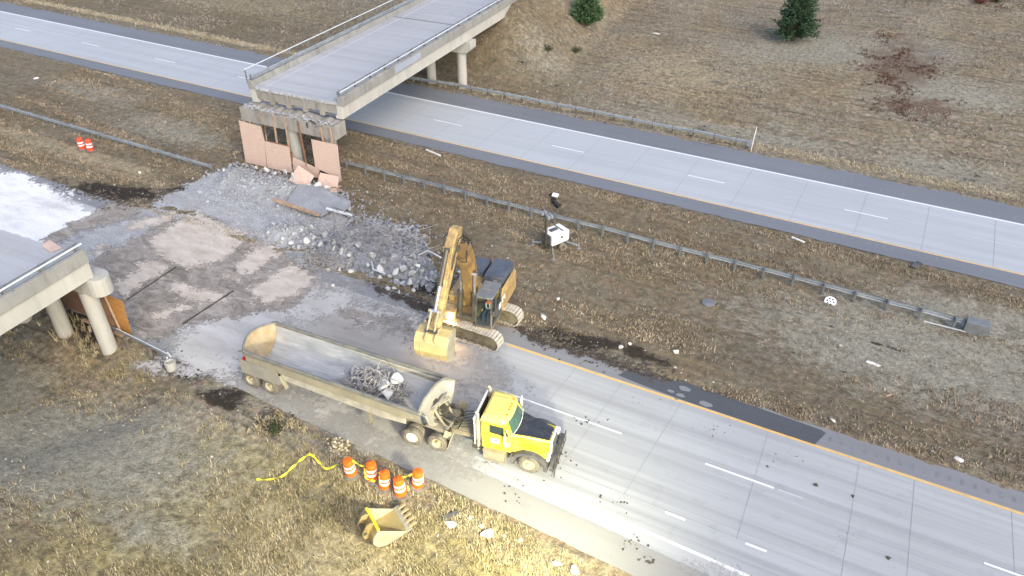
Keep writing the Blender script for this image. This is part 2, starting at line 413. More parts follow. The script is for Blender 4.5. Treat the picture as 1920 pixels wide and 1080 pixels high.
def axis(a, b, st, far):
    mid = list(np.arange(a, b+1e-6, st)); lo = []; hi = []; s = st
    p = mid[0]
    while p > -far: s *= 1.35; p -= s; lo.append(p)
    s = st; p = mid[-1]
    while p < far: s *= 1.35; p += s; hi.append(p)
    return np.array(lo[::-1]+mid+hi)
xs = axis(-116, 17, .45, 900); ys = axis(3, 130, .45, 900)
X, Y = np.meshgrid(xs, ys, indexing='xy'); Z = Hgt(X, Y)
nx, ny = len(xs), len(ys)
V = np.stack([X.ravel(), Y.ravel(), Z.ravel()], 1)
ii = (np.arange(ny-1)[:, None]*nx+np.arange(nx-1)[None, :]).ravel()
F = np.stack([ii, ii+1, ii+nx+1, ii+nx], 1)
def blob(x, y, cx, cy, rx, ry, ang=0):
    c, s = math.cos(ang), math.sin(ang); dx, dy = x-cx, y-cy
    u = (dx*c+dy*s)/rx; v = (-dx*s+dy*c)/ry
    return np.clip(1.25-np.sqrt(u*u+v*v)*.8, 0, 1)
def zones(x, y):
    yo = yS(x)-y
    g = np.maximum.reduce([blob(x, y, -31.5, 13.0, 10, 4.8, .3)*.95, blob(x, y, -24, 11.5, 4.5, 1.6, .1)*.7, blob(x, y, -40, 14, 6, 4)*.9,
        blob(x, y, 6, 41, 12, 5.5)*.85, blob(x, y, 9, 46, 8, 3)*.8, blob(x, y, -6, 89, 16, 7, .3)*.75, blob(x, y, 6, 82, 9, 5)*.7, blob(x, y, -12, 66.5, 12, 1.6)*.7, blob(x, y, 6, 67, 7, 3)*.7,
        blob(x, y, -57, 44, 9, 3)*.7, blob(x, y, -33, 72, 6, 4)*.5, blob(x, y, -72, 47, 12, 2.5)*.6])
    d = np.maximum.reduce([blob(x, y, -52.5, 32.6, 5.0, 1.7, .35), blob(x, y, -47.3, 36, 2.4, .7, .5), blob(x, y, -27.3, 19.6, 2.0, .8, .1)*1.0, blob(x, y, -9.7, 33.2, 4.5, .8, -.02)*.8,
        blob(x, y, -31.3, 21.0, 2.5, 1.8)*.9, blob(x, y, -24, 33.4, 5, 1.1, -.05)*.9, blob(x, y, -39.5, 21, 4, 2.0)*.8, blob(x, y, -13, 32.6, 4, 1.2)*.75, blob(x, y, -33.5, 69.5, 8, 4)*.42, blob(x, y, -12, 66, 9, 1.5)*.5, blob(x, y, 7, 66.5, 7, 1.6)*.5, blob(x, y, 3, 34.5, 8, .5, -.12)*.5, blob(x, y, -3, 38, 8, .35, -.15)*.55, blob(x, y, 3, 41, 9, .35, -.15)*.55])
    r = np.maximum.reduce([blob(x, y, .5, 88, 3.8, 8, .05)*.9, blob(x, y, 3, 77.5, 4.2, 2.6, .3)*.8, blob(x, y, 0, 96, 3, 3)*.7, blob(x, y, -11, 70, 3, 1.2)*.35, blob(x, y, -19, 84, 4, 2)*.35, blob(x, y, 9, 118, 7, 5)*.6])
    p = np.maximum.reduce([sst(1.0, .1, np.abs(y-(FY(x)+11.9-.0*x)-.6*sst(-40, -110, x)))*.9, sst(.9, 0, np.abs(y-35.5-.03*(x+50)))*sst(-40, -46, x)*.55,
        sst(-46, -54, x)*sst(2.0, .3, np.abs(y-36.6))*.6, sst(.5, 0, np.abs(y-33.2))*sst(-8, -4, x)*.35, sst(.6, 0, np.abs(yo-.25))*sst(-24, -20, x)*.5, blob(x, y, -20, 76, 9, 7)*.5, blob(x, y, -80, 76, 26, 6)*.45, blob(x, y, -17, 14, 9, 3.5)*.55])
    o = np.maximum.reduce([sst(20, 17, y)*sst(-33, -24, x)*.55, blob(x, y, -60, 47.6, 12, 2)*.3, blob(x, y, -34, 36, 0.1, .1)*0, blob(x, y, -48, 46.5, 6, 2)*.3])
    return g, d, r, p, o
zg = zones(X.ravel(), Y.ravel())
ground = mesh_np('ground', V, F, None, smooth=True)
tag(ground, kind='structure')
for nm, arrs in (('zoneA', (zg[0], zg[1], zg[2])), ('zoneB', (zg[3], zg[4], zg[4]*0))):
    at = ground.data.attributes.new(nm, 'FLOAT_VECTOR', 'POINT'); at.data.foreach_set('vector', np.stack(arrs, 1).astype(np.float32).ravel())

t = NT('ground_soil_and_dry_grass', .95, 0, .2)
aA = t.n('ShaderNodeAttribute', attribute_name='zoneA'); aB = t.n('ShaderNodeAttribute', attribute_name='zoneB')
A = t.sep(aA.outputs['Vector']); B = t.sep(aB.outputs['Vector'])
n1 = t.noise(.10, 5, .6); n2 = t.noise(.75, 6, .65); n3 = t.noise(2.6, 7, .68); n4 = t.noise(11, 5, .65)
n5 = t.noise(1.5, 7, .68, t.map((.10, 1.5, 1), rot=(0, 0, -.03)))
nn = t.ma('ADD', t.ma('MULTIPLY', n3, .72), t.ma('MULTIPLY', n4, .28))
tint = t.noise(1.6, 3, .5, t.map(loc=(31, 7, 0)))
def gv(stops, k, g=1.0): return [(p, tuple(min(.8, (c_*k)) for c_ in c)) for p, c in stops]
grass = t.ramp(nn, gv([(.30, (.035, .029, .022)), (.42, (.086, .073, .056)), (.53, (.146, .124, .096)), (.64, (.24, .208, .162)), (.76, (.35, .315, .26))], 1.68))
grey = t.ramp(nn, gv([(.30, (.040, .038, .035)), (.43, (.095, .090, .083)), (.56, (.165, .157, .145)), (.72, (.29, .28, .26))], 1.75))
base = t.mix(t.ramp(n1, [(.38, 0), (.58, .85)]), grass, grey)
base = t.mix(t.ma('MULTIPLY', t.ramp(n2, [(.45, 0), (.62, 1)]), .6), base, t.ramp(nn, [(.3, (.06, .05, .042)), (.75, (.29, .225, .17))]))
base = t.mix(t.ma('MULTIPLY', t.ramp(n5, [(.5, 0), (.66, 1)]), .55), base, t.ramp(nn, [(.3, (.14, .11, .065)), (.75, (.42, .345, .205))]))
base = t.mix(t.ma('MULTIPLY', t.ramp(n5, [(.34, 1), (.48, 0)]), .6), base, (.062, .052, .045))
pos = t.sep(t.co); med = t.ma('MULTIPLY', t.ramp(t.ma('MULTIPLY', t.ma('SUBTRACT', pos[1], 31.5), .5), [(0, 0), (1, 1)]), t.ramp(t.ma('SUBTRACT', 51.5, pos[1]), [(0, 0), (1, 1)]))
base = t.mix(t.ma('MULTIPLY', med, .45), base, (.115, .090, .064))
fill = t.ma('MULTIPLY', t.ramp(t.ma('MULTIPLY', t.ma('SUBTRACT', pos[1], 62.0), .25), [(0, 0), (1, 1)]), t.ma('MULTIPLY', t.ramp(t.ma('MULTIPLY', t.ma('ADD', pos[0], 24.0), -.10), [(0, 0), (1, 1)]), t.ramp(t.ma('MULTIPLY', t.ma('SUBTRACT', 84.0, pos[1]), .12), [(0, 0), (1, 1)])))
base = t.mix(t.ma('MULTIPLY', fill, .5), base, (.10, .085, .06))
base = t.mix(.6, base, t.ramp(tint, [(.32, (.40, .44, .38)), (.5, (.5, .5, .5)), (.68, (.57, .49, .48))]), 'OVERLAY')
def msk(a, w=.9, lo=.42, hi=.62):
    x = t.ma('ADD', a, t.ma('MULTIPLY', t.ma('SUBTRACT', n2, .5), w)); x = t.ma('ADD', x, t.ma('MULTIPLY', t.ma('SUBTRACT', n3, .5), w*.7))
    return t.ramp(x, [(lo, 0), (hi, 1)])
olive = t.ramp(nn, gv([(.3, (.045, .042, .022)), (.43, (.105, .094, .050)), (.55, (.19, .165, .092)), (.72, (.33, .285, .17))], 1.6))
base = t.mix(msk(B[1], 1.1, .3, .6), base, olive)
gravel = t.ramp(t.ma('ADD', t.ma('MULTIPLY', n4, .55), t.ma('MULTIPLY', n3, .45)), gv([(.30, (.075, .074, .068)), (.43, (.165, .162, .148)), (.55, (.27, .265, .245)), (.70, (.47, .46, .43))], 1.15))
base = t.mix(t.ma('MULTIPLY', msk(A[0], 1.1, .35, .75), .85), base, gravel)
pale = t.ramp(nn, [(.3, (.20, .17, .12)), (.55, (.38, .33, .245)), (.75, (.52, .47, .36))])
base = t.mix(t.ma('MULTIPLY', msk(B[0], .9, .3, .7), .8), base, pale)
redc = t.ramp(nn, [(.3, (.05, .032, .026)), (.55, (.135, .085, .066)), (.75, (.26, .18, .13))])
base = t.mix(t.ma('MULTIPLY', msk(A[2], 1.8, .45, .75), .7), base, redc)
soil = t.ramp(nn, [(.3, (.014, .012, .011)), (.55, (.042, .035, .031)), (.75, (.11, .10, .09))])
base = t.mix(msk(A[1], 1.3, .5, .68), base, soil)
vd = t.voro(2.6); vc = t.n('ShaderNodeTexVoronoi', feature='F1'); vc.inputs['Scale'].default_value = 2.6; t.l(t.co, vc.inputs['Vector'])
speck = t.ma('MULTIPLY', t.ramp(vd, [(.06, 1), (.12, 0)]), t.ramp(t.sep(vc.outputs['Color'])[0], [(.86, 0), (.9, .7)]))
base = t.mix(speck, base, (.58, .56, .52))
base = t.mix(1.0, base, (.985, .96, .835), 'MULTIPLY')
t.col(base)
t.bump(t.ma('ADD', n3, t.ma('MULTIPLY', n4, .4)), .9, .14)
ground.data.materials.append(t.m)

# ------------------------------------------------------------------ carriageways
def strip(name, x0, x1, ya, yb, z, mat, step=4.0, kind='structure', ragged=0, rag_side='a', seed=0):
    st = .35 if ragged else step
    xv = np.arange(x0, x1+1e-6, st); m = len(xv)
    A_ = np.array([ya(x) if callable(ya) else ya for x in xv]); B_ = np.array([yb(x) if callable(yb) else yb for x in xv])
    if ragged:
        w = (fbm(xv*.9+seed, xv*0+seed*3.1, 4)-.5)*2*ragged
        if 'a' in rag_side: A_ = A_+w
        if 'b' in rag_side: B_ = B_+w
    V = np.concatenate([np.stack([xv, A_, np.full(m, z)], 1), np.stack([xv, B_, np.full(m, z)], 1)])
    k = np.arange(m-1); F = np.stack([k, k+1, m+k+1, m+k], 1)
    o = mesh_np(name, V, F, mat)
    if kind: tag(o, kind=kind)
    return o
strip('road', -420, 260, yJ, NY+.12, .0, M['road'])
strip('road_shoulder', -420, 260, yS, yJ, -.004, M['asphalt_near'], ragged=.14, rag_side='a', seed=3)
strip('road_shoulder', -420, 260, NY+.12, 31.98, -.004, M['asphalt_old'], ragged=.16, rag_side='b', seed=11)
strip('far_road', -420, 260, lambda x: FY(x)-.1, lambda x: FY(x)+7.5, .0, M['far_road'])
strip('far_road_shoulder', -420, 260, lambda x: FY(x)-1.75, lambda x: FY(x)-.1, -.004, M['asphalt'], ragged=.16, rag_side='a', seed=21)
strip('far_road_shoulder', -420, 260, lambda x: FY(x)+7.5, lambda x: FY(x)+10.4, -.004, M['asphalt'], ragged=.22, rag_side='b', seed=33)
# the dark wet stretch of the median shoulder
mb = MB()
wet = [(1150, 671), (1180, 664), (1262, 704), (1300, 722), (1540, 806), (1549, 812), (1528, 833), (1545, 840), (1280, 750), (1205, 722), (1158, 703), (1190, 690), (1178, 680)]
mb.sheet([G(*p, .004) for p in wet]); tag(mb.build('wet_shoulder', M['asphalt_wet']), kind='structure')
mb = MB()
for (px, py, r) in ((1257, 733, .16), (1276, 741, .2), (1284, 729, .26), (1322, 757, .28), (1268, 748, .10)):
    c = G(px, py, .008); mb.sheet([(c.x+r*1.3*math.cos(a)*(.8+.4*random.random()), c.y+r*.7*math.sin(a)*(.8+.4*random.random()), .008) for a in np.linspace(0, 6.28, 11)[:-1]])
tag(mb.build('dry_patches', M['asphalt_old']), kind='structure')

# painted lines, joints, rumble grooves
def line(mb, x0, x1, yf, w, z=.006):
    xv = list(np.arange(x0, x1, 6.0))+[x1]
    for a, b in zip(xv[:-1], xv[1:]):
        ya, yb = yf(a), yf(b); mb.add([(a, ya-w/2, z), (b, yb-w/2, z), (b, yb+w/2, z), (a, ya+w/2, z)], [(0, 1, 2, 3)])
mb = MB()
line(mb, -420, 260, lambda x: FY(x)+7.32, .16)
for k in range(-30, 20):
    a = -12.645+12.192*k; line(mb, a, a+3.05, lambda x: FY(x)+3.66, .11)
line(mb, -9.4, 220, yW, .15)
line(mb, -21.6, -7.4, lambda x: NL1, .11)
for k in range(0, 18):
    a = -3.05+12.192*k; line(mb, a, a+3.3, lambda x: NL1, .12)
for k in range(-2, 60):
    a = -3.897+3.658*k; line(mb, a, a+.92, lambda x: NL2-.03, .13)
tag(mb.build('road_marking', M['paint_w']), kind='structure')
mb = MB()
for k in range(-30, 20):
    a = -12.645+12.192*k; line(mb, a-4.6, a-.6, lambda x: FY(x)+3.68, .06, .005)
line(mb, .45, 1.6, lambda x: NL1, .10); line(mb, -24, -9.4, yW, .13, .005); line(mb, -31, -21.8, lambda x: NL1, .09, .0065); line(mb, -34, -24.5, lambda x: NL2, .10, .0065)
tag(mb.build('worn_road_marking', M['paint_w_old']), kind='structure')
mb = MB(); line(mb, -420, 260, FY, .13); line(mb, -15.8, 260, lambda x: NY, .15)
tag(mb.build('edge_marking', M['paint_y']), kind='structure')
mb = MB(); line(mb, -40, -16, lambda x: NY, .13)
tag(mb.build('worn_edge_marking', M['paint_y_old']), kind='structure')
mb = MB()
for k, xj in enumerate([-11.7, -8.95, -5.6, -1.0, 3.4, 5.9, 10.0, 13.0, 17.2]):
    sk = -.45
    mb.bar((xj+.25, NY-.1, .004), (xj-.35 if k < 3 else xj+.35, NL2, .004), .026, .003)
for k in range(-28, 12):
    xj = .74+4.47*k; mb.bar((xj-.12, FY(xj)+.1, .004), (xj+.06, FY(xj)+7.1, .004), .03, .003)
line(mb, -420, 260, lambda x: NL2+.09, .025, .0045); line(mb, -22, 260, lambda x: NL1+.1, .03, .0045); line(mb, -420, 260, lambda x: yJ(x)-.01, .06, .0045)
tag(mb.build('pavement_joint', M['joint']), kind='structure')
mb = MB()
for xv in np.arange(-60, 30, .55):
    for off, w in ((-.75, .42), (8.05, .42)):
        y = FY(xv)+off; mb.add([(xv, y, .001), (xv+.17, y, .001), (xv+.17, y+w, .001), (xv, y+w, .001)], [(0, 1, 2, 3)])
for xv in np.arange(1.5, 30, .55):
    mb.add([(xv, 31.1, .001), (xv+.17, 31.1, .001), (xv+.17, 31.5, .001), (xv, 31.5, .001)], [(0, 1, 2, 3)])
tag(mb.build('rumble_strip', M['rumble']), kind='structure')

# ------------------------------------------------------------------ dust, trampled dirt, mud, pale and dark patches on the closed carriageway
def overlay(name, poly, z, colfn, edge=.9, nscale=.55, thr=.5, step=.3, grow=0.0, streak=None, hard=.12):
    """thin layer with a ragged outline: distance to the outline is stored per vertex and broken up by noise"""
    P = np.array([(p[0], p[1]) for p in poly]); x0, y0 = P.min(0)-.8; x1, y1 = P.max(0)+.8
    gx = np.arange(x0, x1, step); gy = np.arange(y0, y1, step); XX, YY = np.meshgrid(gx, gy)
    xf, yf = XX.ravel(), YY.ravel(); ins = np.zeros(len(xf), bool); dist = np.full(len(xf), 1e9)
    for i in range(len(P)):
        a, b = P[i], P[(i+1) % len(P)]
        c = ((a[1] > yf) != (b[1] > yf)) & (xf < (b[0]-a[0])*(yf-a[1])/(b[1]-a[1]+1e-12)+a[0]); ins ^= c
        ab = b-a; tt = np.clip(((xf-a[0])*ab[0]+(yf-a[1])*ab[1])/(ab@ab), 0, 1)
        dist = np.minimum(dist, np.hypot(xf-a[0]-tt*ab[0], yf-a[1]-tt*ab[1]))
    sd = np.where(ins, dist, -dist)
    m = len(gx); ii = (np.arange(len(gy)-1)[:, None]*m+np.arange(m-1)[None, :]).ravel(); F = np.stack([ii, ii+1, ii+m+1, ii+m], 1)
    keep = (np.stack([sd[F[:, k]] for k in range(4)], 1).max(1) > -.75); F = F[keep]
    used = np.unique(F); rm = -np.ones(len(xf), int); rm[used] = np.arange(len(used))
    o = mesh_np(name, np.stack([xf, yf, np.full(len(xf), z)], 1)[used], rm[F], None)
    at = o.data.attributes.new('rim', 'FLOAT', 'POINT'); at.data.foreach_set('value', sd[used].astype(np.float32))
    t = NT(name+'_matter', .95, 0, .2); a = t.n('ShaderNodeAttribute', attribute_name='rim').outputs['Fac']
    vec = t.map(streak[0], rot=(0, 0, streak[1])) if streak else None
    nz = t.noise(nscale, 7, .65, vec)
    f = t.ma('ADD', t.ma('DIVIDE', a, edge), t.ma('MULTIPLY', t.ma('SUBTRACT', nz, thr), 4.0))
    f = t.ma('ADD', f, t.ma('MULTIPLY', t.ma('SUBTRACT', t.noise(nscale*7, 6, .75), .5), 3.2))
    t.alpha(t.ramp(f, [(.4-hard, 0), (.4+hard, 1)])); t.col(colfn(t)); o.data.materials.append(t.m)
    tag(o, kind='structure'); return o
def gp(*pts): return [G(px, py) for px, py in pts]
def c_pale(t):
    n = t.noise(.5, 7, .65, t.map((.5, 1.4, 1), rot=(0, 0, .2))); f = t.noise(9, 5, .7)
    return t.mix(.25, t.ramp(n, [(.32, (.50, .50, .50)), (.5, (.72, .725, .73)), (.7, (.86, .865, .87))]), t.ramp(f, [(.3, (.2, .2, .2)), (.7, (.8, .8, .8))]))
def c_dust(t):
    n = t.noise(.6, 7, .65, t.map((.5, 1.6, 1))); f = t.noise(12, 5, .7)
    return t.mix(.2, t.ramp(n, [(.3, (.32, .315, .305)), (.5, (.43, .425, .415)), (.7, (.54, .535, .53))]), t.ramp(f, [(.3, (.16, .15, .14)), (.7, (.6, .6, .58))]))
def c_dirt(t):
    n = t.noise(.75, 8, .72, t.map((.75, 1.5, 1), rot=(0, 0, .5)), 1.6); f = t.noise(10, 5, .7)
    return t.mix(.3, t.ramp(n, [(.3, (.10, .088, .078)), (.43, (.20, .178, .158)), (.55, (.33, .302, .275)), (.68, (.47, .44, .41))]), t.ramp(f, [(.3, (.03, .025, .02)), (.7, (.36, .33, .29))]))
def c_tan(t):
    n = t.noise(.8, 8, .68, t.map((.8, 1.8, 1), rot=(0, 0, .4))); f = t.noise(12, 5, .7)
    return t.mix(.18, t.ramp(n, [(.3, (.34, .30, .255)), (.48, (.48, .43, .375)), (.66, (.60, .55, .495))]), t.ramp(f, [(.3, (.14, .11, .09)), (.7, (.58, .53, .48))]))
def c_mud_and_dark(t):
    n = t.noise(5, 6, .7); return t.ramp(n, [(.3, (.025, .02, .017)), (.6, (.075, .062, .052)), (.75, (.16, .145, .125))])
def c_greyrub(t):
    n = t.noise(1.1, 7, .7, t.map((.7, 1.5, 1), rot=(0, 0, .4))); f = t.noise(9, 5, .75)
    return t.mix(.4, t.ramp(n, [(.3, (.17, .176, .185)), (.5, (.285, .298, .315)), (.7, (.43, .445, .46))]), t.ramp(f, [(.3, (.08, .08, .08)), (.7, (.62, .63, .64))]))
overlay('dust_and_pale_layer', [(-95, 19.5), (-95, 31.9), (-60, 31.9), (-50, 30.5), (-46, 27.5), (-47, 22), (-52, 19)], .009, c_pale, 1.3, .5, .47, step=.5)  # whitish layer, brighter than the pavement, over the left end
overlay('crumbs', gp((1280, 1045), (1330, 1045), (1390, 1062), (1420, 1090), (1330, 1092), (1270, 1065)), .012, c_dust, .7, 2.2, .57, step=.2, hard=.3)
overlay('dust_and_pale_layer', gp((60, 470), (150, 430), (260, 400), (330, 400), (290, 440), (200, 480), (150, 520), (80, 500)), .017, c_greyrub, 1.0, 1.2, .54, step=.25, hard=.25)
overlay('dust_and_pale_layer', gp((255, 690), (390, 560), (470, 480), (560, 500), (700, 560), (820, 590), (800, 640), (640, 600), (560, 610), (520, 640), (460, 720), (400, 720)), .009, c_dust, 1.6, .6, .5, hard=.35)
def c_film(t):
    n = t.noise(.5, 7, .65, t.map((.3, 1.2, 1))); return t.ramp(n, [(.3, (.27, .255, .235)), (.5, (.35, .34, .32)), (.7, (.44, .43, .41))])
overlay('dust_film', gp((560, 500), (700, 550), (900, 620), (960, 680), (980, 760), (900, 880), (800, 900), (680, 880), (480, 760), (380, 700), (450, 600)), .0075, c_film, 2.6, .45, .52, hard=.9)
overlay('dirt_layer', gp((70, 450), (215, 375), (330, 395), (470, 420), (560, 475), (610, 530), (545, 585), (440, 600), (350, 612), (300, 640), (255, 640), (200, 560), (150, 500)), .012, c_dirt, .8, .7, .48, hard=.2)
overlay('rubble_dust', gp((250, 395), (370, 335), (430, 310), (610, 350), (660, 400), (640, 470), (560, 500), (470, 450), (380, 410), (300, 420)), .016, c_greyrub, .8, .8, .48, hard=.2)
overlay('rubble_dust', gp((560, 500), (620, 440), (790, 430), (830, 520), (815, 545), (700, 520), (620, 505)), .0185, c_greyrub, .8, .9, .55, hard=.2)
overlay('dirt_layer', gp((650, 560), (760, 585), (800, 600), (780, 640), (650, 615), (600, 590)), .013, c_dirt, 1.6, 1.3, .56, hard=.3)
overlay('mud_and_dark_edge', gp((945, 605), (1010, 615), (1100, 650), (1180, 680), (1255, 712), (1230, 716), (1150, 690), (1090, 670), (1030, 655), (990, 640)), .014, c_mud_and_dark, .45, 1.3, .5, step=.2)
overlay('mud_and_dark_edge', gp((690, 530), (800, 560), (830, 580), (790, 590), (700, 548)), .014, c_mud_and_dark, .5, 1.3, .52, step=.2)  # darker ragged patch left of the excavator
overlay('mud_and_dark_edge', gp((485, 768), (530, 775), (540, 795), (560, 806), (505, 808), (480, 790)), .0, c_mud_and_dark, .7, 1.3, .45, step=.2)  # darker ragged patch at the shoulder left of the trailer
for si, (nm, poly) in enumerate((('streak', ((300, 520), (420, 545), (450, 560), (380, 575), (330, 560))), ('far', ((225, 437), (300, 425), (345, 400), (330, 395), (250, 415))), ('edge', ((455, 545), (545, 490), (600, 520), (560, 560), (480, 575))), ('upper', ((275, 447), (335, 412), (358, 394), (385, 402), (468, 436), (455, 462), (420, 492), (352, 508), (300, 490), (278, 463))),
                 ('right', ((440, 486), (492, 456), (526, 459), (533, 475), (470, 521), (437, 510))),
                 ('left', ((286, 480), (331, 499), (233, 562), (202, 534), (240, 515), (259, 490))),
                 ('corner', ((165, 470), (190, 455), (205, 469), (182, 480))),
                 ('strip', ((404, 515), (421, 510), (459, 524), (442, 534))),
                 ('low', ((268, 598), (315, 573), (350, 565), (372, 575), (330, 592), (290, 605))))):
    overlay('sand_patch', gp(*poly), .020+.0012*si, c_tan, .7, 1.4, .47, step=.2, hard=.32)

# clods and tyre-dropped mud on the lanes: a scatter nobody could count
rs = np.random.RandomState(8)
def ico():
    b = bmesh.new(); bmesh.ops.create_icosphere(b, subdivisions=1, radius=1); v = np.array([q.co[:] for q in b.verts]); b.verts.index_update()
    f = np.array([[q.index for q in p.verts] for p in b.faces]); b.free(); return v, f
ICO_V, ICO_F = ico()
ico0 = bmesh.new(); bmesh.ops.create_icosphere(ico0, subdivisions=2, radius=1)
ICO2_V = np.array([q.co[:] for q in ico0.verts]); ico0.verts.index_update(); ICO2_F = np.array([[q.index for q in p.verts] for p in ico0.faces]); ico0.free()
def chunk_shape(rs, V0=None, cuts=9):
    """a broken lump: sphere points clipped by random planes"""
    v = (ICO2_V if V0 is None else V0).copy()
    for _ in range(cuts):
        n = rs.normal(size=3); n /= np.linalg.norm(n); d = rs.uniform(.36, .66); h = v@n; k = h > d; v[k] -= np.outer(h[k]-d, n)
    return v*rs.uniform(.75, 1.2, 3)
def scatter(name, P, S, mat, rs, cuts=8, flat=1.0, protos=10, V0=None, F0=None):
    V0 = ICO_V if V0 is None else V0; F0 = ICO_F if F0 is None else F0
    pr = [chunk_shape(rs, V0, cuts) for _ in range(protos)]; Vs = []; Fs = []; n = 0
    for p, s in zip(P, S):
        v = pr[rs.randint(protos)]; a, b = rs.uniform(0, 6.28), rs.uniform(-.5, .5)
        ca, sa, cb, sb = math.cos(a), math.sin(a), math.cos(b), math.sin(b)
        w = v@np.array([[ca, sa, 0], [-sa, ca, 0], [0, 0, 1]])@np.array([[1, 0, 0], [0, cb, sb], [0, -sb, cb]])
        w = w*np.array([s, s, s*flat])+np.array(p); Vs.append(w); Fs.append(F0+n); n += len(v)
    return mesh_np(name, np.concatenate(Vs), np.concatenate(Fs), mat)
P = []; S = []
for (px, py, n, sx, sy, s0) in ((1050, 860, 30, 26, 34, .10), (1090, 788, 16, 40, 10, .09), (1125, 935, 7, 6, 5, .10), (1165, 945, 10, 14, 14, .09), (1190, 1022, 22, 30, 16, .10), (1215, 1050, 14, 14, 10, .11), (960, 925, 16, 22, 22, .08), (920, 868, 8, 16, 5, .10),
        (1200, 755, 18, 60, 12, .05), (1340, 805, 24, 40, 14, .05), (1480, 855, 18, 40, 14, .05), (1440, 876, 3, 3, 3, .13), (1529, 909, 5, 3, 3, .14), (1600, 931, 4, 4, 3, .12), (1666, 1045, 6, 4, 4, .13), (1580, 1005, 8, 30, 12, .05), (745, 625, 16, 40, 20, .08), (690, 615, 14, 30, 10, .07), (830, 668, 3, 8, 4, .08), (770, 655, 4, 5, 5, .10), (860, 715, 10, 20, 14, .07), (1060, 640, 30, 60, 22, .10), (1120, 680, 16, 40, 8, .10), (1000, 625, 20, 20, 12, .12)):
    for _ in range(int(n*.7)):
        q = G(px+rs.normal()*sx*.5, py+rs.normal()*sy*.5); P.append((q.x, q.y, .012)); S.append(s0*.85*rs.uniform(.4, 1.3))
for (pl_, n, s0) in ((((1000, 625), (1100, 662), (1180, 690), (1250, 713)), 420, .13), (((110, 345), (170, 365), (240, 385), (330, 355), (370, 350)), 320, .16), (((480, 775), (520, 785), (560, 806)), 90, .12), (((690, 535), (760, 555), (830, 580)), 160, .13), (((300, 660), (360, 690), (400, 712)), 120, .12)):
    for _ in range(n):
        u = rs.rand()*(len(pl_)-1); i = int(u); f_ = u-i; q = Gt(pl_[i][0]*(1-f_)+pl_[i+1][0]*f_+rs.normal()*14, pl_[i][1]*(1-f_)+pl_[i+1][1]*f_+rs.normal()*8); P.append((q.x, q.y, q.z+.02)); S.append(s0*rs.uniform(.3, 1.5))
o = scatter('mud_clods', P, S, M['mud'], rs, flat=.5); tag(o, kind='stuff')

# ------------------------------------------------------------------ dry grass, stones
def inroad(x, y): return road_mask(x, y) > .25
def tufts(name, n, xr, yr, prob, hgt, wid, blades, mat, seed, keep=None):
    rs = np.random.RandomState(seed)
    x = rs.uniform(*xr, n); y = rs.uniform(*yr, n)
    k = (~inroad(x, y)) & (rs.rand(n) < prob(x, y)); x, y = x[k], y[k]; z = Hgt(x, y); n = len(x)
    m = n*blades; X0 = np.repeat(x, blades)+rs.normal(0, .07, m); Y0 = np.repeat(y, blades)+rs.normal(0, .07, m); Z0 = np.repeat(z, blades)-.03
    h = np.repeat(hgt*rs.uniform(.5, 1.3, n), blades)*rs.uniform(.6, 1.15, m); a = rs.uniform(0, 6.28, m); l = rs.uniform(.25, .95, m)*h; w = wid*rs.uniform(.6, 1.3, m)
    dx, dy = np.cos(a), np.sin(a); px_, py_ = -dy*w/2, dx*w/2
    v0 = np.stack([X0-px_, Y0-py_, Z0], 1); v1 = np.stack([X0+px_, Y0+py_, Z0], 1)
    v2 = np.stack([X0+dx*l*.4+px_*.8, Y0+dy*l*.4+py_*.8, Z0+h*.6], 1); v3 = np.stack([X0+dx*l*.4-px_*.8, Y0+dy*l*.4-py_*.8, Z0+h*.6], 1)
    v4 = np.stack([X0+dx*l, Y0+dy*l, Z0+h], 1)
    V = np.stack([v0, v1, v2, v3, v4], 1).reshape(-1, 3); b = np.arange(m)*5
    F = np.concatenate([np.stack([b, b+1, b+2], 1), np.stack([b, b+2, b+3], 1), np.stack([b+3, b+2, b+4], 1)])
    o = mesh_np(name, V, F, mat); tag(o, kind='stuff'); return o
def grassmat(name, cols, nsc=.5):
    t = NT(name, .9, 0, .15); g = t.n('ShaderNodeNewGeometry'); r = g.outputs['Random Per Island']; nz = t.noise(nsc, 5, .6)
    f = t.ma('ADD', t.ma('MULTIPLY', r, .5), t.ma('SUBTRACT', t.ma('MULTIPLY', nz, 1.2), .28))
    t.col(t.ramp(f, [(i/(len(cols)-1)*.8+.1, c) for i, c in enumerate(cols)])); return t.m
M['grass_tan'] = grassmat('dry_grass_tan', [(0.086, 0.068, 0.048), (0.172, 0.138, 0.094), (0.273, 0.221, 0.15), (0.384, 0.317, 0.222), (0.485, 0.422, 0.32)])
M['grass_olive'] = grassmat('dry_grass_olive', [(0.091, 0.088, 0.049), (0.194, 0.171, 0.096), (0.311, 0.265, 0.147), (0.43, 0.365, 0.23), (0.537, 0.483, 0.345)], .35)
M['grass_far'] = grassmat('dry_grass_far', [(0.093, 0.08, 0.069), (0.167, 0.143, 0.118), (0.255, 0.22, 0.177), (0.353, 0.311, 0.254), (0.439, 0.399, 0.337)], .2)
M['grass_red'] = grassmat('red_brown_ground_cover', [(.05, .030, .025), (.10, .055, .044), (.145, .085, .066), (.20, .13, .095)])
M['grass_pale'] = grassmat('pale_verge_grass', [(.20, .165, .11), (.33, .285, .20), (.44, .39, .29), (.52, .48, .37)])
def bare(x, y): a = zones(x, y); return np.clip(1-a[0]*1.0-a[1]*1.3, .06, 1)
nz1 = lambda x, y, s: sst(.38, .60, fbm(x*s+3, y*s+5, 4))
tufts('dry_grass', 62000, (-45, 4), (5.5, 20.6), lambda x, y: bare(x, y)**2.4*(.10+.90*sst(.42, .60, fbm(x*.8+3, y*.8+5, 4)))*sst(-46, -38, x), .21, .028, 8, M['grass_olive'], 1)
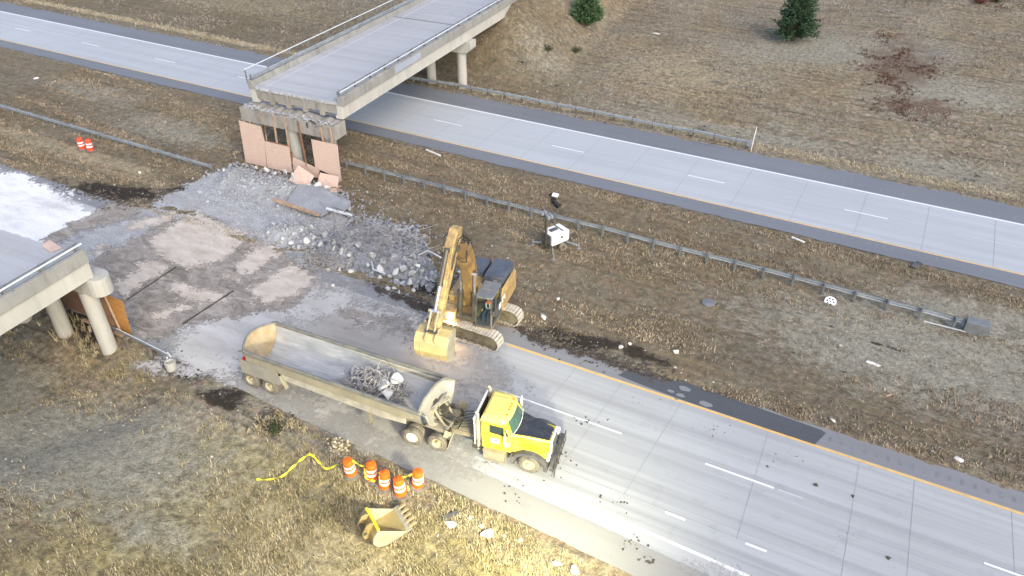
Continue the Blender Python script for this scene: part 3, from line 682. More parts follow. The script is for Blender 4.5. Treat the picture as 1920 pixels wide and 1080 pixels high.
tufts('dry_grass', 70000, (-78, 14), (32, 50.9), lambda x, y: bare(x, y)*(.06+.94*sst(.45, .60, fbm(x*.12+3, y*1.2+5, 4)))*(1-blob(x, y, -36, 37.5, 14, 6)), .16, .045, 5, M['grass_tan'], 2)
tufts('dry_grass', 75000, (-112, 14), (62.5, 130), lambda x, y: bare(x, y)*(.05+.95*sst(.47, .62, fbm(x*.25+3, y*.6+5, 5))), .20, .06, 4, M['grass_far'], 3)
tufts('pale_verge_grass', 14000, (-112, 14), (62.6, 66.5), lambda x, y: zones(x, y)[3]*.8, .22, .05, 5, M['grass_pale'], 4)
tufts('red_ground_cover', 15000, (-8, 14), (70, 128), lambda x, y: np.clip(zones(x, y)[2]*1.6-.25, 0, 1)*sst(.47, .6, fbm(x*.55, y*.55, 4)), .22, .08, 5, M['grass_red'], 5)
tufts('dry_grass', 1500, (-46, -28), (19.0, 22.5), lambda x, y: .5*nz1(x, y, .5)*(y < 21.2)*sst(-33, -36, x), .45, .035, 8, M['grass_olive'], 6)
def stones(name, n, xr, yr, prob, s, mat, seed):
    rs = np.random.RandomState(seed); x = rs.uniform(*xr, n); y = rs.uniform(*yr, n); k = (~inroad(x, y)) & (rs.rand(n) < prob(x, y)); x, y = x[k], y[k]; z = Hgt(x, y)
    S = s*np.exp(rs.normal(0, .45, len(x))); o = scatter(name, np.stack([x, y, z+S*.2], 1), S, mat, rs, cuts=6, flat=.7); tag(o, kind='stuff')
stones('loose_stones', 1500, (-44, 3), (6, 20.3), lambda x, y: .12+.7*blob(x, y, -31, 14, 11, 6), .036, M['stone'], 31)
stones('loose_stones', 2600, (-70, 14), (32.2, 50.5), lambda x, y: .08+.45*blob(x, y, -24, 37, 16, 6)+.5*blob(x, y, 9, 43, 7, 4)+.5*sst(1.0, .2, np.abs(y-32.9))*(x > -10), .040, M['stone'], 32)
stones('loose_stones', 1800, (-60, 14), (63.5, 105), lambda x, y: .04+.8*blob(x, y, -32, 68, 9, 3)+.2*blob(x, y, -20, 66, 14, 1.2), .055, M['stone'], 33)
# ------------------------------------------------------------------ overpass: two stumps either side of the demolished span
random.seed(4)
def wbeam_profile():
    # (depth, height) outline of a W-beam, thin
    a = [(0, 0), (.02, .02), (.075, .06), (.075, .10), (.015, .14), (.015, .17), (.075, .21), (.075, .25), (.02, .29), (0, .31)]
    return a+[(d-.012, h) for d, h in reversed(a)]
def sweep(mb, pts, prof, side):
    """sweep (depth, height) outline along 3d points; side = +1/-1 turns the corrugation to the left/right of travel"""
    rings = []
    pts = [Vector(p) for p in pts]
    for i, p in enumerate(pts):
        t = pts[min(i+1, len(pts)-1)]-pts[max(i-1, 0)]; t.z = 0; t.normalize(); nrm = Vector((-t.y, t.x, 0))*side
        rings.append([p+nrm*d+Vector((0, 0, h)) for d, h in prof])
    mb.loft(rings)

def overpass(name, label, y0, y1, joint_y, broken, group):
    """local frame: y along the bridge, x across; y0 is the broken end"""
    root = thing(name, label, 'bridge', (-41.2, 43.2, 0), .045, group)
    lo, hi = min(y0, y1), max(y0, y1); s = 1 if y1 > y0 else -1
    nz = lambda a: y0+s*a
    # deck slab with a ragged broken edge
    mb = MB(); edge = []
    xs_ = np.linspace(-4.0, 4.0, 34)
    for x in xs_: edge.append((x, y0-s*random.uniform(-.02, .07)+.08*(random.random()<.15)))
    poly = edge+[(4.0, y1), (-4.0, y1)]
    mb.prism(poly, 6.08, 6.30, 'XY'); deck = mb.build('deck', M['deck'], root)
    # worn lines on the deck
    mk = MB(); mk.add([(-3.12, lo+.3, 6.305), (-3.0, lo+.3, 6.305), (-3.0, hi, 6.305), (-3.12, hi, 6.305)], [(0, 1, 2, 3)])
    mk.add([(3.15, lo+.3, 6.305), (3.25, lo+.3, 6.305), (3.25, hi, 6.305), (3.15, hi, 6.305)], [(0, 1, 2, 3)])
    mk.build('edge_line', M['paint_w_old'], deck)
    mk = MB(); mk.add([(-.12, lo+.3, 6.305), (0, lo+.3, 6.305), (0, hi, 6.305), (-.12, hi, 6.305)], [(0, 1, 2, 3)]); mk.build('centre_line', M['paint_y_old'], deck)
    if joint_y is not None:
        mk = MB(); mk.add([(-3.95, joint_y-.09, 6.306), (3.95, joint_y-.09, 6.306), (3.95, joint_y+.09, 6.306), (-3.95, joint_y+.09, 6.306)], [(0, 1, 2, 3)]); mk.build('expansion_joint', M['wood_post'], deck)
    for sx in (-1, 1):
        mb = MB(); mb.prism([(sx*4.02, 6.04), (sx*4.52, 6.04), (sx*4.52, 6.78), (sx*4.32, 6.82), (sx*4.08, 6.72), (sx*4.02, 6.32)], lo-.02, hi, 'XZ')
        mb.build('curb', M['conc_curb'], root, bev=.02)
    for k in range(6):
        x = -4.05+1.62*k; mb = MB()
        segs = [(lo, hi)] if joint_y is None else [(lo, joint_y-.03), (joint_y+.03, hi)]
        for a, b in segs:
            mb.prism([(x-.19, 5.0), (x+.19, 5.0), (x+.19, 5.2), (x+.15, 5.3), (x+.15, 6.075), (x-.15, 6.075), (x-.15, 5.3), (x-.19, 5.2)] if k not in (0, 5) else
                     ([(x-.3, 5.0), (x+.33, 5.0), (x+.33, 6.035), (x-.13, 6.075), (x-.13, 5.36), (x-.3, 5.2)] if k == 5 else [(x-.33, 5.0), (x+.3, 5.0), (x+.3, 5.2), (x+.13, 5.36), (x+.13, 6.075), (x-.33, 6.035)]), a, b, 'XZ')
        mb.build('girder', M['conc_girder'] if k in (0, 5) else M['conc_end'], root)
    for k in range(5):
        x = -4.05+1.62*k; mb = MB(); mb.box((x+.81, y0+s*.20, 5.69), (1.29, .22, .76)); mb.build('end_diaphragm', M['conc_end'], root)
    mb = MB(); crb = mb
    for _ in range(30):
        a = Vector((random.uniform(-3.9, 3.9), y0+s*.1, random.uniform(6.12, 6.26))); d = Vector((random.gauss(0, .05), -s*random.uniform(.05, .14), random.uniform(-.05, .04))); pts = [a]
        for _ in range(3): pts.append(pts[-1]+d); d = d+Vector((random.gauss(0, .03), 0, -.04))
        mb.tube(pts, .015, 4)
    mb.bar((-3.9, y0+s*.22, 6.17), (3.9, y0+s*.22, 6.17), .03, .03); mb.build('cut_rebar', M['rebar'], root)
    # traffic rails on both curbs, each post a part
    for sx in (-1, 1):
        mb = MB(); x = sx*4.12
        sweep(mb, [(x, yy, 6.84) for yy in np.linspace(lo+.05, hi, 12)], wbeam_profile(), 1 if sx > 0 else -1)
        mb.build('guard_rail', M['galv'], root, smooth=40)
        if sx > 0:
            mb = MB(); mb.tube([(4.36, lo+.1, 7.12), (4.36, hi, 7.12)], .055, 8); mb.build('top_rail', M['galv_bright'], root, smooth=40)
        n = int((hi-lo)/2.1); pmesh = None
        for i in range(n+1):
            yy = lo+.15+i*(hi-lo-.4)/n
            if pmesh is None:
                mb = MB(); mb.box((0, 0, .21), (.10, .13, .42)); mb.box((-sx*.02, 0, .01), (.22, .22, .03)); po = mb.build('rail_post', M['galv_post'], root, loc=(sx*4.22, yy, 6.80)); pmesh = po
            else:
                c = pmesh.copy(); COL.objects.link(c); c.parent = root; c.location = (sx*4.22, yy, 6.80)
        if sx < 0 or not broken:
            pass
    # outer pipe rail on the far curb
    mb = MB(); mb.tube([(-4.55, lo-.05, 7.62), (-4.55, hi, 7.62)], .045, 8); mb.build('pipe_rail', M['galv_bright'], root, smooth=40)
    n = int((hi-lo)/2.6); pmesh = None
    for i in range(n+1):
        yy = lo+.02+i*(hi-lo-.3)/n
        if pmesh is None:
            mb = MB(); mb.box((0, 0, .55), (.09, .09, 1.14)); mb.box((.05, 0, .02), (.16, .16, .06)); pmesh = mb.build('pipe_post', M['galv_post'], root, loc=(-4.55, yy, 6.5))
        else:
            c = pmesh.copy(); COL.objects.link(c); c.parent = root; c.location = (-4.55, yy, 6.5)
    # brackets under the near rail
    bm_ = None
    for i in range(int((hi-lo)/2.1)+1):
        yy = lo+.5+i*2.1
        if yy > hi: break
        if bm_ is None:
            mb = MB(); mb.box((0, 0, 0.02), (.10, .10, .16)); bm_ = mb.build('rail_bracket', M['galv'], root, loc=(4.49, yy, 6.74))
        else:
            c = bm_.copy(); COL.objects.link(c); c.parent = root; c.location = (4.49, yy, 6.74)
    return root
ov = overpass('overpass', 'grey concrete overpass stump over the far carriageway, cut off above the plywood', .05, 33.0, 21.2, True, 'stumps of the cut overpass')
mb = MB(); mb.box((4.525, 9.8, 6.42), (.012, 4.2, .55)); mb.build('paint_patch', pm('blue_grey_paint', (.30, .35, .44), .8, var=.1, dirt=(.30, .31, .32), damt=.45), ov)
mb = MB(); mb.box((0, 33.4, 3.0), (9.4, .8, 6.0)); mb.box((4.72, 36.5, 5.2), (.35, 6.0, 3.2)); mb.box((-4.72, 36.5, 5.2), (.35, 6.0, 3.2)); mb.build('abutment', M['conc'], ov)
ov2 = overpass('overpass', 'cut-off overpass stump at the left edge, its girder end lit yellowish above round columns', -23.4, -36.5, None, False, 'stumps of the cut overpass')
mb = MB(); mb.box((0, -36.9, 2.6), (9.4, .8, 5.2)); mb.build('abutment', M['conc'], ov2)

def column(mb_mat, root, x, y, z0, z1, r=.47):
    mb = MB(); mb.lathe([(0, z0), (r, z0), (r, z1), (0, z1)], 28, (x, y, 0)); return mb.build('column', mb_mat, root, smooth=40)
# far bent
p = thing('bridge_pier', 'far bridge pier of round columns behind the far guardrail', 'pier', (-42.1, 64.65, 0), .045)
mb = MB(); mb.prism([(-4.75, 4.25), (-4.2, 3.75), (4.2, 3.75), (4.75, 4.25), (4.75, 4.97), (-4.75, 4.97)], -.6, .6, 'XZ'); mb.build('pier_cap', M['conc_col'], p, bev=.03)
for x in (-3.8, -.2, 3.4): column(M['conc_col'], p, x, 0, -.5, 3.8)
# bent of the left stump
p = thing('bridge_pier', 'near bridge pier of thick round columns below the left stump', 'pier', (-40.1, 19.7, 0), .045)
mb = MB(); mb.prism([(-4.2+.62*math.sin(a), .3-.62*math.cos(a)) for a in np.linspace(math.pi, 2*math.pi, 9)]+[(4.3+.62*math.sin(a), .3-.62*math.cos(a)) for a in np.linspace(0, math.pi, 9)], 3.88, 4.97, 'XY'); mb.build('pier_cap', M['conc_col'], p, bev=.03)
for x in (-3.9, -.3, 3.35): column(M['conc_col'], p, x, .05, -1.4, 3.9, .45)
# median bent with its battered cap
p = thing('bridge_pier', 'battered median pier behind the plywood, rubble along its broken cap', 'pier', (-41.4, 42.75, 0), .03)
mb = MB(); poly = []
for x in np.linspace(-4.6, 4.65, 30): poly.append((x, 4.93+random.uniform(-.14, .05)))
mb.prism([(4.65, 3.75), (-4.6, 3.75)]+poly, -.72, .72, 'XZ'); mb.build('pier_cap', M['conc_end'], p, bev=.015)
for x in (-3.7, -.15, 3.5): column(M['conc'], p, x, 0, -.6, 3.8)
rs = np.random.RandomState(3); P = []; S = []
for _ in range(170):
    x = rs.uniform(-4.5, 4.5); P.append((x, -.66+abs(rs.normal(0, .3)), 4.92+rs.uniform(-.05, .1))); S.append(rs.uniform(.05, .16)*(1.3 if abs(x+2.5) < 1.5 else 1))
o = scatter('cap_rubble', P, S, M['rubble'], rs, flat=.9); o.parent = p; tag(o, kind='stuff')
mb = MB()
for _ in range(26):
    a = Vector((rs.uniform(-4.3, 4.4), -.68, 4.8+rs.uniform(-.2, .1))); pts = [a]
    d = Vector((rs.normal()*.12, -.12, rs.uniform(-.05, .2)))
    for _ in range(4): pts.append(pts[-1]+d); d = d+Vector((rs.normal()*.08, rs.normal()*.05, -.06))
    mb.tube(pts, .018, 4)
mb.build('bent_rebar', M['rebar'], p)
mb = MB(); mb.lathe([(.42, -.05), (.50, -.05), (.50, .05), (.42, .05), (.42, -.05)], 14, (2.55, -.75, 4.55), 'Y', R(10), R(200)); mb.build('hose_loop', M['dark_steel'], p)

# plywood hoarding in front of the median pier (plane about y = 41.9)
def sheet_poly(pts, y, th=.02, tilt=0):
    """pts in (x, z); slab of plywood standing at depth y, leaning by tilt"""
    mb = MB(); n = len(pts)
    f = [Vector((x, y+tilt*z, z)) for x, z in pts]; mb.add([q+Vector((0, -th/2, 0)) for q in f]+[q+Vector((0, th/2, 0)) for q in f],
        [tuple(range(n)), tuple(range(n, 2*n))[::-1]]+[(i, n+i, n+(i+1) % n, (i+1) % n) for i in range(n)])
    return mb
h = thing('plywood_hoarding', 'pink plywood hoarding with gaps and bare studs under the cut overpass', 'hoarding')
Yp = 41.9; H0 = .0
sheet_poly([(-46.36, 3.66), (-44.02, 3.58), (-43.95, 2.4), (-44.3, -.1), (-46.62, -.15)], Yp).build('plywood_sheet', M['ply'], h)
sheet_poly([(-43.92, 2.36), (-41.36, 2.38), (-41.52, .0), (-44.2, -.1)], Yp-.03).build('plywood_sheet', M['ply'], h)
sheet_poly([(-38.9, 3.58), (-36.34, 3.62), (-36.5, .62), (-38.95, 1.12)], Yp-.04).build('plywood_sheet', M['ply'], h)
sheet_poly([(-41.2, 1.5), (-38.6, 1.02), (-38.85, .2), (-41.7, -.1)], Yp+.03).build('plywood_sheet', M['ply'], h)
for k, (a, b, m) in enumerate((((-45.75, 4.85), (-45.9, 2.6), 'stud'), ((-45.1, 4.85), (-45.3, 2.6), 'stud'), ((-43.7, 4.9), (-43.95, .3), 'stud'), ((-42.55, 4.9), (-42.85, .2), 'stud'), ((-41.4, 4.9), (-41.6, .1), 'stud'),
                               ((-40.1, 4.75), (-39.95, .9), 'stud_dark'), ((-37.9, 4.75), (-37.7, .5), 'stud'), ((-36.95, 4.8), (-36.95, .4), 'stud'), ((-43.75, 3.8), (-43.9, 1.5), 'stud_dark'), ((-41.35, 1.9), (-41.45, .1), 'stud_dark'))):
    mb = MB(); mb.bar((a[0], Yp+.09, a[1]), (b[0], Yp+.09, b[1]), .14, .09, up=(1, 0, 0)); mb.build('stud', M[m], h)
mb = MB(); mb.bar((-43.9, Yp+.02, 2.36), (-41.4, Yp+.02, 2.40), .05, .09); mb.build('top_rail', M['stud_dark'], h)
def loose_sheet(label, pts3, mat='ply'):
    mb = MB(); v = [Vector(q) for q in pts3]; nn_ = (v[1]-v[0]).cross(v[2]-v[0]).normalized()*.018; n = len(v)
    mb.add([q-nn_ for q in v]+[q+nn_ for q in v], [tuple(range(n)), tuple(range(n, 2*n))[::-1]]+[(i, n+i, n+(i+1) % n, (i+1) % n) for i in range(n)])
    return tag(mb.build('plywood_sheet', M[mat], None), label, 'plywood sheet', 'loose plywood by the median pier')
loose_sheet('torn plywood sheet slumped on the rubble in front of the hoarding gap', [(-40.1, 41.2, 1.35), (-38.9, 41.05, 1.05), (-38.3, 40.9, .95), (-38.55, 40.35, .35), (-38.75, 40.2, .2), (-40.6, 40.4, .25)])
loose_sheet('plywood sheet propped against the rubble below the right hoarding panel', [(-38.15, 41.45, 1.05), (-36.35, 41.5, 1.1), (-36.2, 40.75, -.25), (-38.2, 40.95, .25)])
mb = MB(); mb.bar((-36.9, 41.2, .35), (-35.7, 40.9, .25), .12, .08); mb.bar((-36.8, 40.9, .3), (-36.1, 41.3, .42), .1, .06)
tag(mb.build('broken_timber', M['stud'], None), 'short broken timbers at the right foot of the hoarding', 'timber')
# form panel beside the left pier
h = thing('plywood_hoarding', 'orange plywood panel framed with timber beside the left pier columns', 'hoarding')
sheet_poly([(-37.2, 2.7), (-35.75, 2.68), (-36.05, -.1), (-37.1, -.15)], 21.05).build('plywood_sheet', M['ply_orange'], h)
mb = MB(); mb.bar((-37.15, 20.95, 2.75), (-36.75, 20.9, -.1), .12, .10, up=(1, 0, 0)); mb.build('stud', M['stud'], h)
mb = MB(); mb.add([(-37.25, 20.95, 2.6), (-37.7, 20.55, 2.3), (-37.6, 20.5, -.1), (-37.05, 20.9, -.15)], [(0, 1, 2, 3)]); mb.add([(-37.25, 20.98, 2.6), (-37.05, 20.93, -.15), (-37.6, 20.53, -.1), (-37.7, 20.58, 2.3)], [(0, 1, 2, 3)]); mb.build('side_panel', M['stud_dark'], h)
sheet_poly([(-43.5, 3.4), (-37.3, 3.4), (-37.2, -.1), (-43.4, -.1)], 21.2).build('back_panel', M['stud_dark'], h)
mb = MB(); mb.bar((-39.9, 20.75, .05), (-35.95, 20.7, .1), .16, .14); mb.build('sill', M['stud'], h)
loose = loose_sheet('plywood offcut left on the end of the left overpass stump', [(-38.9, 20.2, 6.36), (-37.6, 19.95, 6.37), (-37.75, 19.4, 6.36), (-38.8, 19.6, 6.35)])

# ------------------------------------------------------------------ guardrails
def guardrail(label, pts, spacing, side, post='box', zt=.45, n_end=True, postlen=.78, mat='galv', group='roadside guardrails'):
    """side: +1 when the beam sits on the left of travel, posts on the right"""
    a, b = Vector(pts[0]), Vector(pts[-1]); root = thing('guardrail', label, 'guardrail', (a.x, a.y, 0), 0, group)
    loc = [Vector(q)-Vector((a.x, a.y, 0)) for q in pts]
    mb = MB(); sweep(mb, [q+Vector((0, 0, zt+hz(q.x+a.x, q.y+a.y))) for q in loc], wbeam_profile(), side); mb.build('beam', M[mat], root, smooth=40)
    # posts
    L = 0; segs = []
    for p, q in zip(loc[:-1], loc[1:]): segs.append((L, p, q)); L += (q-p).length
    first = None
    k = 0
    while k*spacing+.3 < L:
        s = .3+k*spacing
        for l0, p, q in reversed(segs):
            if s >= l0: break
        t_ = (q-p).normalized(); c = p+t_*(s-l0); nrm = Vector((-t_.y, t_.x, 0))*side
        pos = c-nrm*.16+Vector((0, 0, hz(c.x+a.x, c.y+a.y)))
        if first is None:
            mb = MB(); mb.box((0, 0, postlen/2-.15), (.11, .15, postlen+.3)); mb.box((0, side*.12, postlen-.17), (.12, .16, .33)); first = mb.build('post', M['galv_post'] if post == 'box' else M['wood_post'], root, loc=pos)
            first.rotation_euler = (0, 0, math.atan2(t_.y, t_.x))
        else:
            cpy = first.copy(); COL.objects.link(cpy); cpy.parent = root; cpy.location = pos; cpy.rotation_euler = (0, 0, math.atan2(t_.y, t_.x))
        k += 1
    return root
def lin(a, b, n): return [(a[0]+(b[0]-a[0])*i/n, a[1]+(b[1]-a[1])*i/n, 0) for i in range(n+1)]
# right part in the median: posts towards the camera
gr = guardrail('long galvanised median guardrail with posts, running right from the plywood pier', lin((-38.6, 45.0), (8.1, 44.6), 24), 1.905, 1)
mb = MB(); q = Vector((8.1+38.6, 44.6-45.0, 0)); zt = hz(8.1, 44.6)
mb.prism([(-.15, 0), (.9, 0), (1.25, .35), (1.1, .85), (-.15, .85)], -.32, .32, 'XZ', off=(q.x, q.y, zt)); mb.build('end_anchor', M['galv_post'], gr, bev=.03)
mb = MB(); mb.bar((q.x-2.3, q.y-.35, zt+.12), (q.x, q.y-.3, zt+.10), .06, .06); mb.build('anchor_rod', M['galv_bright'], gr)
gr = guardrail('galvanised median guardrail at left, ending in the rubble beside the pier', lin((-92, 39.75), (-47.75, 39.25), 22), 1.905, -1)
gr = guardrail('guardrail along the far shoulder passing under the overpass to a flared end', lin((-47, 63.1), (-39, 63.85), 4)[:-1]+lin((-39, 63.85), (-9.5, 63.65), 14), 1.905, -1, post='wood', mat='galv')
q = Vector((-9.5+47, 63.65-63.1, 0)); zt = hz(-9.5, 63.65)
mb = MB(); mb.box((q.x+.2, q.y, zt+.5), (.5, .35, .45)); mb.box((q.x+.15, q.y, zt+.2), (.15, .15, .7)); mb.bar((q.x-4.6, q.y-.8, zt+.1), (q.x-1.5, q.y-.75, zt+.08), .06, .06); mb.build('end_terminal', M['galv'], gr, bev=.02)
mb = MB(); mb.tube([(q.x+.45, q.y-.5, zt-.1), (q.x+.5, q.y-.2, zt+2.2)], .035, 6); tag_o = mb.build('marker_pole', M['white_steel'], None, loc=(-47, 63.1, 0)); tag(tag_o, 'thin white marker pole at the far guardrail end', 'pole')
# remains of a rail by the left pier
gr = thing('guardrail', 'short dark remnant of rail running from the left pier to a stub', 'guardrail', (0, 0, 0), 0, 'roadside guardrails')
mb = MB(); mb.bar((-37.0, 20.6, .62), (-32.1, 20.3, .60), .10, .20); mb.build('beam', M['galv_post'], gr, bev=.02); mb = MB(); mb.bar((-36.5, 20.58, .735), (-32.1, 20.31, .715), .05, .02); mb.build('bright_edge', M['galv_bright'], gr)
for x, y in ((-35.6, 20.3), (-33.6, 20.25)):
    mb = MB(); mb.box((x, y, .2), (.14, .18, .9)); mb.build('post', M['wood_post'], gr)
mb = MB(); mb.lathe([(0, 0), (.28, 0), (.30, .55), (.23, .57), (.21, .35), (0, .35)], 18, (-31.75, 20.05, -.1)); c_ = mb.build('concrete_stub', M['conc_col'], None, smooth=40)
tag(c_, 'short hollow concrete stub at the end of the broken rail', 'stub')
mb = MB(); mb.tube([(-31.95, 20.35, .5), (-32.25, 20.45, .65), (-32.2, 20.2, .2)], .045, 6); tag(mb.build('bent_pipe', M['galv_bright'], None), 'bent piece of pipe lying against the concrete stub', 'pipe')

# ------------------------------------------------------------------ rubble below the missing span
def heap(name, poly, h, z0, mat, edge=2.0, rough=.35, step=.18, seed=0, fr=1.6):
    P = np.array([(p[0], p[1]) for p in poly]); x0, y0 = P.min(0); x1, y1 = P.max(0)
    gx = np.arange(x0, x1, step); gy = np.arange(y0, y1, step); XX, YY = np.meshgrid(gx, gy); xf, yf = XX.ravel(), YY.ravel()
    ins = np.zeros(len(xf), bool); dist = np.full(len(xf), 1e9)
    for i in range(len(P)):
        a, b = P[i], P[(i+1) % len(P)]
        ins ^= ((a[1] > yf) != (b[1] > yf)) & (xf < (b[0]-a[0])*(yf-a[1])/(b[1]-a[1]+1e-12)+a[0])
        ab = b-a; tt = np.clip(((xf-a[0])*ab[0]+(yf-a[1])*ab[1])/(ab@ab), 0, 1); dist = np.minimum(dist, np.hypot(xf-a[0]-tt*ab[0], yf-a[1]-tt*ab[1]))
    sd = np.where(ins, dist, -dist); prof = sst(-.2, edge, sd)
    z = z0-.25+prof*(h+.25)*(.55+.9*(fbm(xf*.5+seed, yf*.5, 3)))*1.0+(fbm(xf*fr+seed, yf*fr, 4)-.5)*rough*prof+np.abs(fbm(xf*4+seed, yf*4, 2)-.5)*rough*.7*prof
    m = len(gx); ii = (np.arange(len(gy)-1)[:, None]*m+np.arange(m-1)[None, :]).ravel(); F = np.stack([ii, ii+1, ii+m+1, ii+m], 1)
    keep = np.stack([sd[F[:, k]] for k in range(4)], 1).max(1) > -.3; F = F[keep]
    used = np.unique(F); rm = -np.ones(len(xf), int); rm[used] = np.arange(len(used))
    o = mesh_np(name, np.stack([xf, yf, z], 1)[used], rm[F], mat); tag(o, kind='stuff')
    def zat(x, y):
        i = int(np.clip((x-x0)/step, 0, m-1)); j = int(np.clip((y-y0)/step, 0, len(gy)-1)); return max(float(z[j*m+i]), z0)
    return o, zat, (P, sd)
hp1 = gp((375, 335), (440, 303), (560, 330), (650, 358), (662, 398), (600, 420), (540, 412), (430, 385), (370, 360))
_, zh1, _ = heap('rubble_heap', hp1, .55, -.05, M['rubble'], 3.0, .45, seed=2, fr=2.2)
hp2 = gp((560, 490), (600, 440), (690, 415), (780, 425), (806, 470), (818, 520), (806, 548), (735, 530), (650, 505))
_, zh2, _ = heap('rubble_heap', hp2, 1.15, -.05, M['rubble_dark'], 2.8, .6, seed=7)
hp3 = gp((470, 435), (560, 410), (620, 425), (610, 450), (560, 472), (500, 455))
_, zh3, _ = heap('rubble_heap', hp3, .35, -.05, M['rubble'], 1.2, .3, seed=12)
def in_poly(P, x, y):
    c = False
    for i in range(len(P)):
        a, b = P[i], P[(i+1) % len(P)]
        if ((a[1] > y) != (b[1] > y)) and (x < (b[0]-a[0])*(y-a[1])/(b[1]-a[1])+a[0]): c = not c
    return c
rs = np.random.RandomState(12)
def fill(poly, zf, n, s0, s1, rs, pw=2.0):
    P = []; S = []; xs_ = [p[0] for p in poly]; ys_ = [p[1] for p in poly]
    while len(P) < n:
        x = rs.uniform(min(xs_)-.6, max(xs_)+.6); y = rs.uniform(min(ys_)-.5, max(ys_)+.5)
        if in_poly(poly, x, y) or rs.rand() < .06:
            s = s0+(s1-s0)*rs.rand()**pw; P.append((x, y, zf(x, y)+s*.3)); S.append(s)
    return P, S
P, S = fill(hp2, zh2, 1500, .06, .30, rs, 2.2); o = scatter('broken_concrete', P, S, M['rubble_dark'], rs, cuts=9); tag(o, kind='stuff')
P, S = fill(hp1, zh1, 3600, .04, .20, rs, 3); a, b = fill(hp3, zh3, 1000, .05, .22, rs, 2.5); P += a; S += b; a, b = fill(hp2, zh2, 500, .06, .26, rs); P += a; S += b
for k in range(3600):
    q = G(rs.normal(560, 130), rs.normal(430, 50)) if k < 900 else G(rs.normal(500, 80), rs.normal(385, 32)) if k < 3200 else G(rs.normal(600, 30), rs.normal(372, 14), .62)
    if q.x > -22.5 or in_poly([Vector((-47, 41)), Vector((-35, 42)), Vector((-35, 46)), Vector((-47, 46))], q.x, q.y): continue
    s = rs.uniform(.03, .11) if k < 900 else rs.uniform(.025, .07); P.append((q.x, q.y, q.z+s*.2 if k >= 3200 else max(hz(q.x, q.y), 0, zh1(q.x, q.y) if in_poly(hp1, q.x, q.y) else 0)+s*.3)); S.append(s)
o = scatter('broken_concrete', P, S, M['rubble'], rs, cuts=9); tag(o, kind='stuff')
# the larger lumps one could count
def chunk(px, py, s, zoff, label, group, mat='chunk', lift=None, rs=rs, name='concrete_chunk'):
    q = G(px, py); z = lift if lift is not None else zoff
    q = G(px, py, z)
    v = chunk_shape(rs, ICO2_V, 11)*s
    o = mesh_np(name, v, ICO2_F, M[mat]); o.location = q; o.rotation_euler = (rs.uniform(-.4, .4), rs.uniform(-.4, .4), rs.uniform(0, 6.28))
    tag(o, label, 'concrete chunk', group); return o
for (px, py, s) in ((757, 503, .42), (773, 511, .46), (742, 509, .36), (730, 518, .33), (715, 503, .38), (768, 529, .40), (783, 498, .34), (798, 524, .33), (755, 531, .27), (745, 527, .25), (726, 540, .27), (740, 540, .2), (657, 509, .36), (712, 520, .3), (790, 508, .3), (720, 490, .42), (700, 478, .36), (671, 458, .40), (640, 470, .34), (626, 468, .3), (655, 478, .28), (690, 498, .28), (760, 485, .3), (738, 482, .3), (615, 505, .28), (637, 506, .24), (800, 538, .22), (748, 548, .2), (775, 545, .22), (590, 470, .26)):
    s *= .85; chunk(px, py, s, max(0, zh2(*G(px, py)[:2]))*.75+s*.25, 'pale broken concrete lump lying among the rubble near the excavator', 'pale concrete lumps of the right-hand heap')
for (px, py, s) in ((577, 453, .36), (566, 430, .36), (552, 440, .3), (535, 425, .26), (590, 445, .3), (545, 455, .28), (520, 432, .24), (607, 440, .3), (530, 447, .22), (512, 420, .2), (560, 462, .26), (600, 458, .24), (503, 436, .2), (583, 425, .24)):
    chunk(px, py, s, .3, 'pale broken concrete lump below the fallen slab', 'concrete lumps between slab and dirt')
for (px, py, s) in ((552, 333, .42), (535, 322, .25), (597, 350, .42), (612, 352, .34), (500, 318, .24), (480, 313, .22), (580, 348, .24), (515, 325, .2), (420, 318, .2)):
    chunk(px, py, s, .5, 'grey concrete lump at the foot of the pink plywood', 'concrete lumps by the plywood')
# fallen deck slab and beams
def slab(label, pts, th, mat='rubble', z=.55, dz=None):
    mb = MB(); q = [Vector((p[0], p[1], z+(dz[i] if dz else 0))) for i, p in enumerate(pts)]; n = len(q)
    mb.add(q+[p-Vector((0, 0, th)) for p in q], [tuple(range(n)), tuple(range(n, 2*n))[::-1]]+[(i, n+i, n+(i+1) % n, (i+1) % n) for i in range(n)])
    return tag(mb.build('concrete_slab', M[mat], None, bev=.02), label, 'concrete slab', 'fallen deck slabs')
slab('large fallen deck slab covered in grit beside the plywood pier', [G(535, 378, .6), G(602, 400, .6), G(625, 386, .6), G(640, 373, .6), G(600, 350, .6), G(560, 345, .6)], .32, z=.6, dz=[-.1, 0, .02, .04, .05, 0])
slab('small dark-edged slab wedged against the end of the big fallen slab', [G(625, 386, .55), G(642, 392, .55), G(657, 377, .55), G(640, 370, .55)], .3, z=.5)
mb = MB(); mb.bar(G(513, 374, .62), G(598, 403, .45), .22, .2); tag(mb.build('timber_beam', M['stud'], None), 'long brown timber lying along the edge of the fallen slab', 'timber')
mb = MB(); mb.tube([G(612, 391, .65), G(661, 404, .3)], .11, 8); tag(mb.build('steel_pipe', M['galv_bright'], None, smooth=40), 'pale steel pipe sticking out from under the fallen slab', 'pipe')
mb = MB(); mb.bar(G(343, 607, .05), G(438, 545, .05), .07, .07); tag(mb.build('dark_strip', M['dark_steel'], None), 'long dark strip lying across the trampled dirt behind the trailer', 'bar')  # dark strip laid along a seam line in the trampled ground
mb = MB(); mb.bar(G(238, 562, .04), G(331, 500, .04), .07, .05); tag(mb.build('dark_strip', M['dark_steel'], None), 'dark strip along the edge of the sand patch beside the left pier', 'bar')
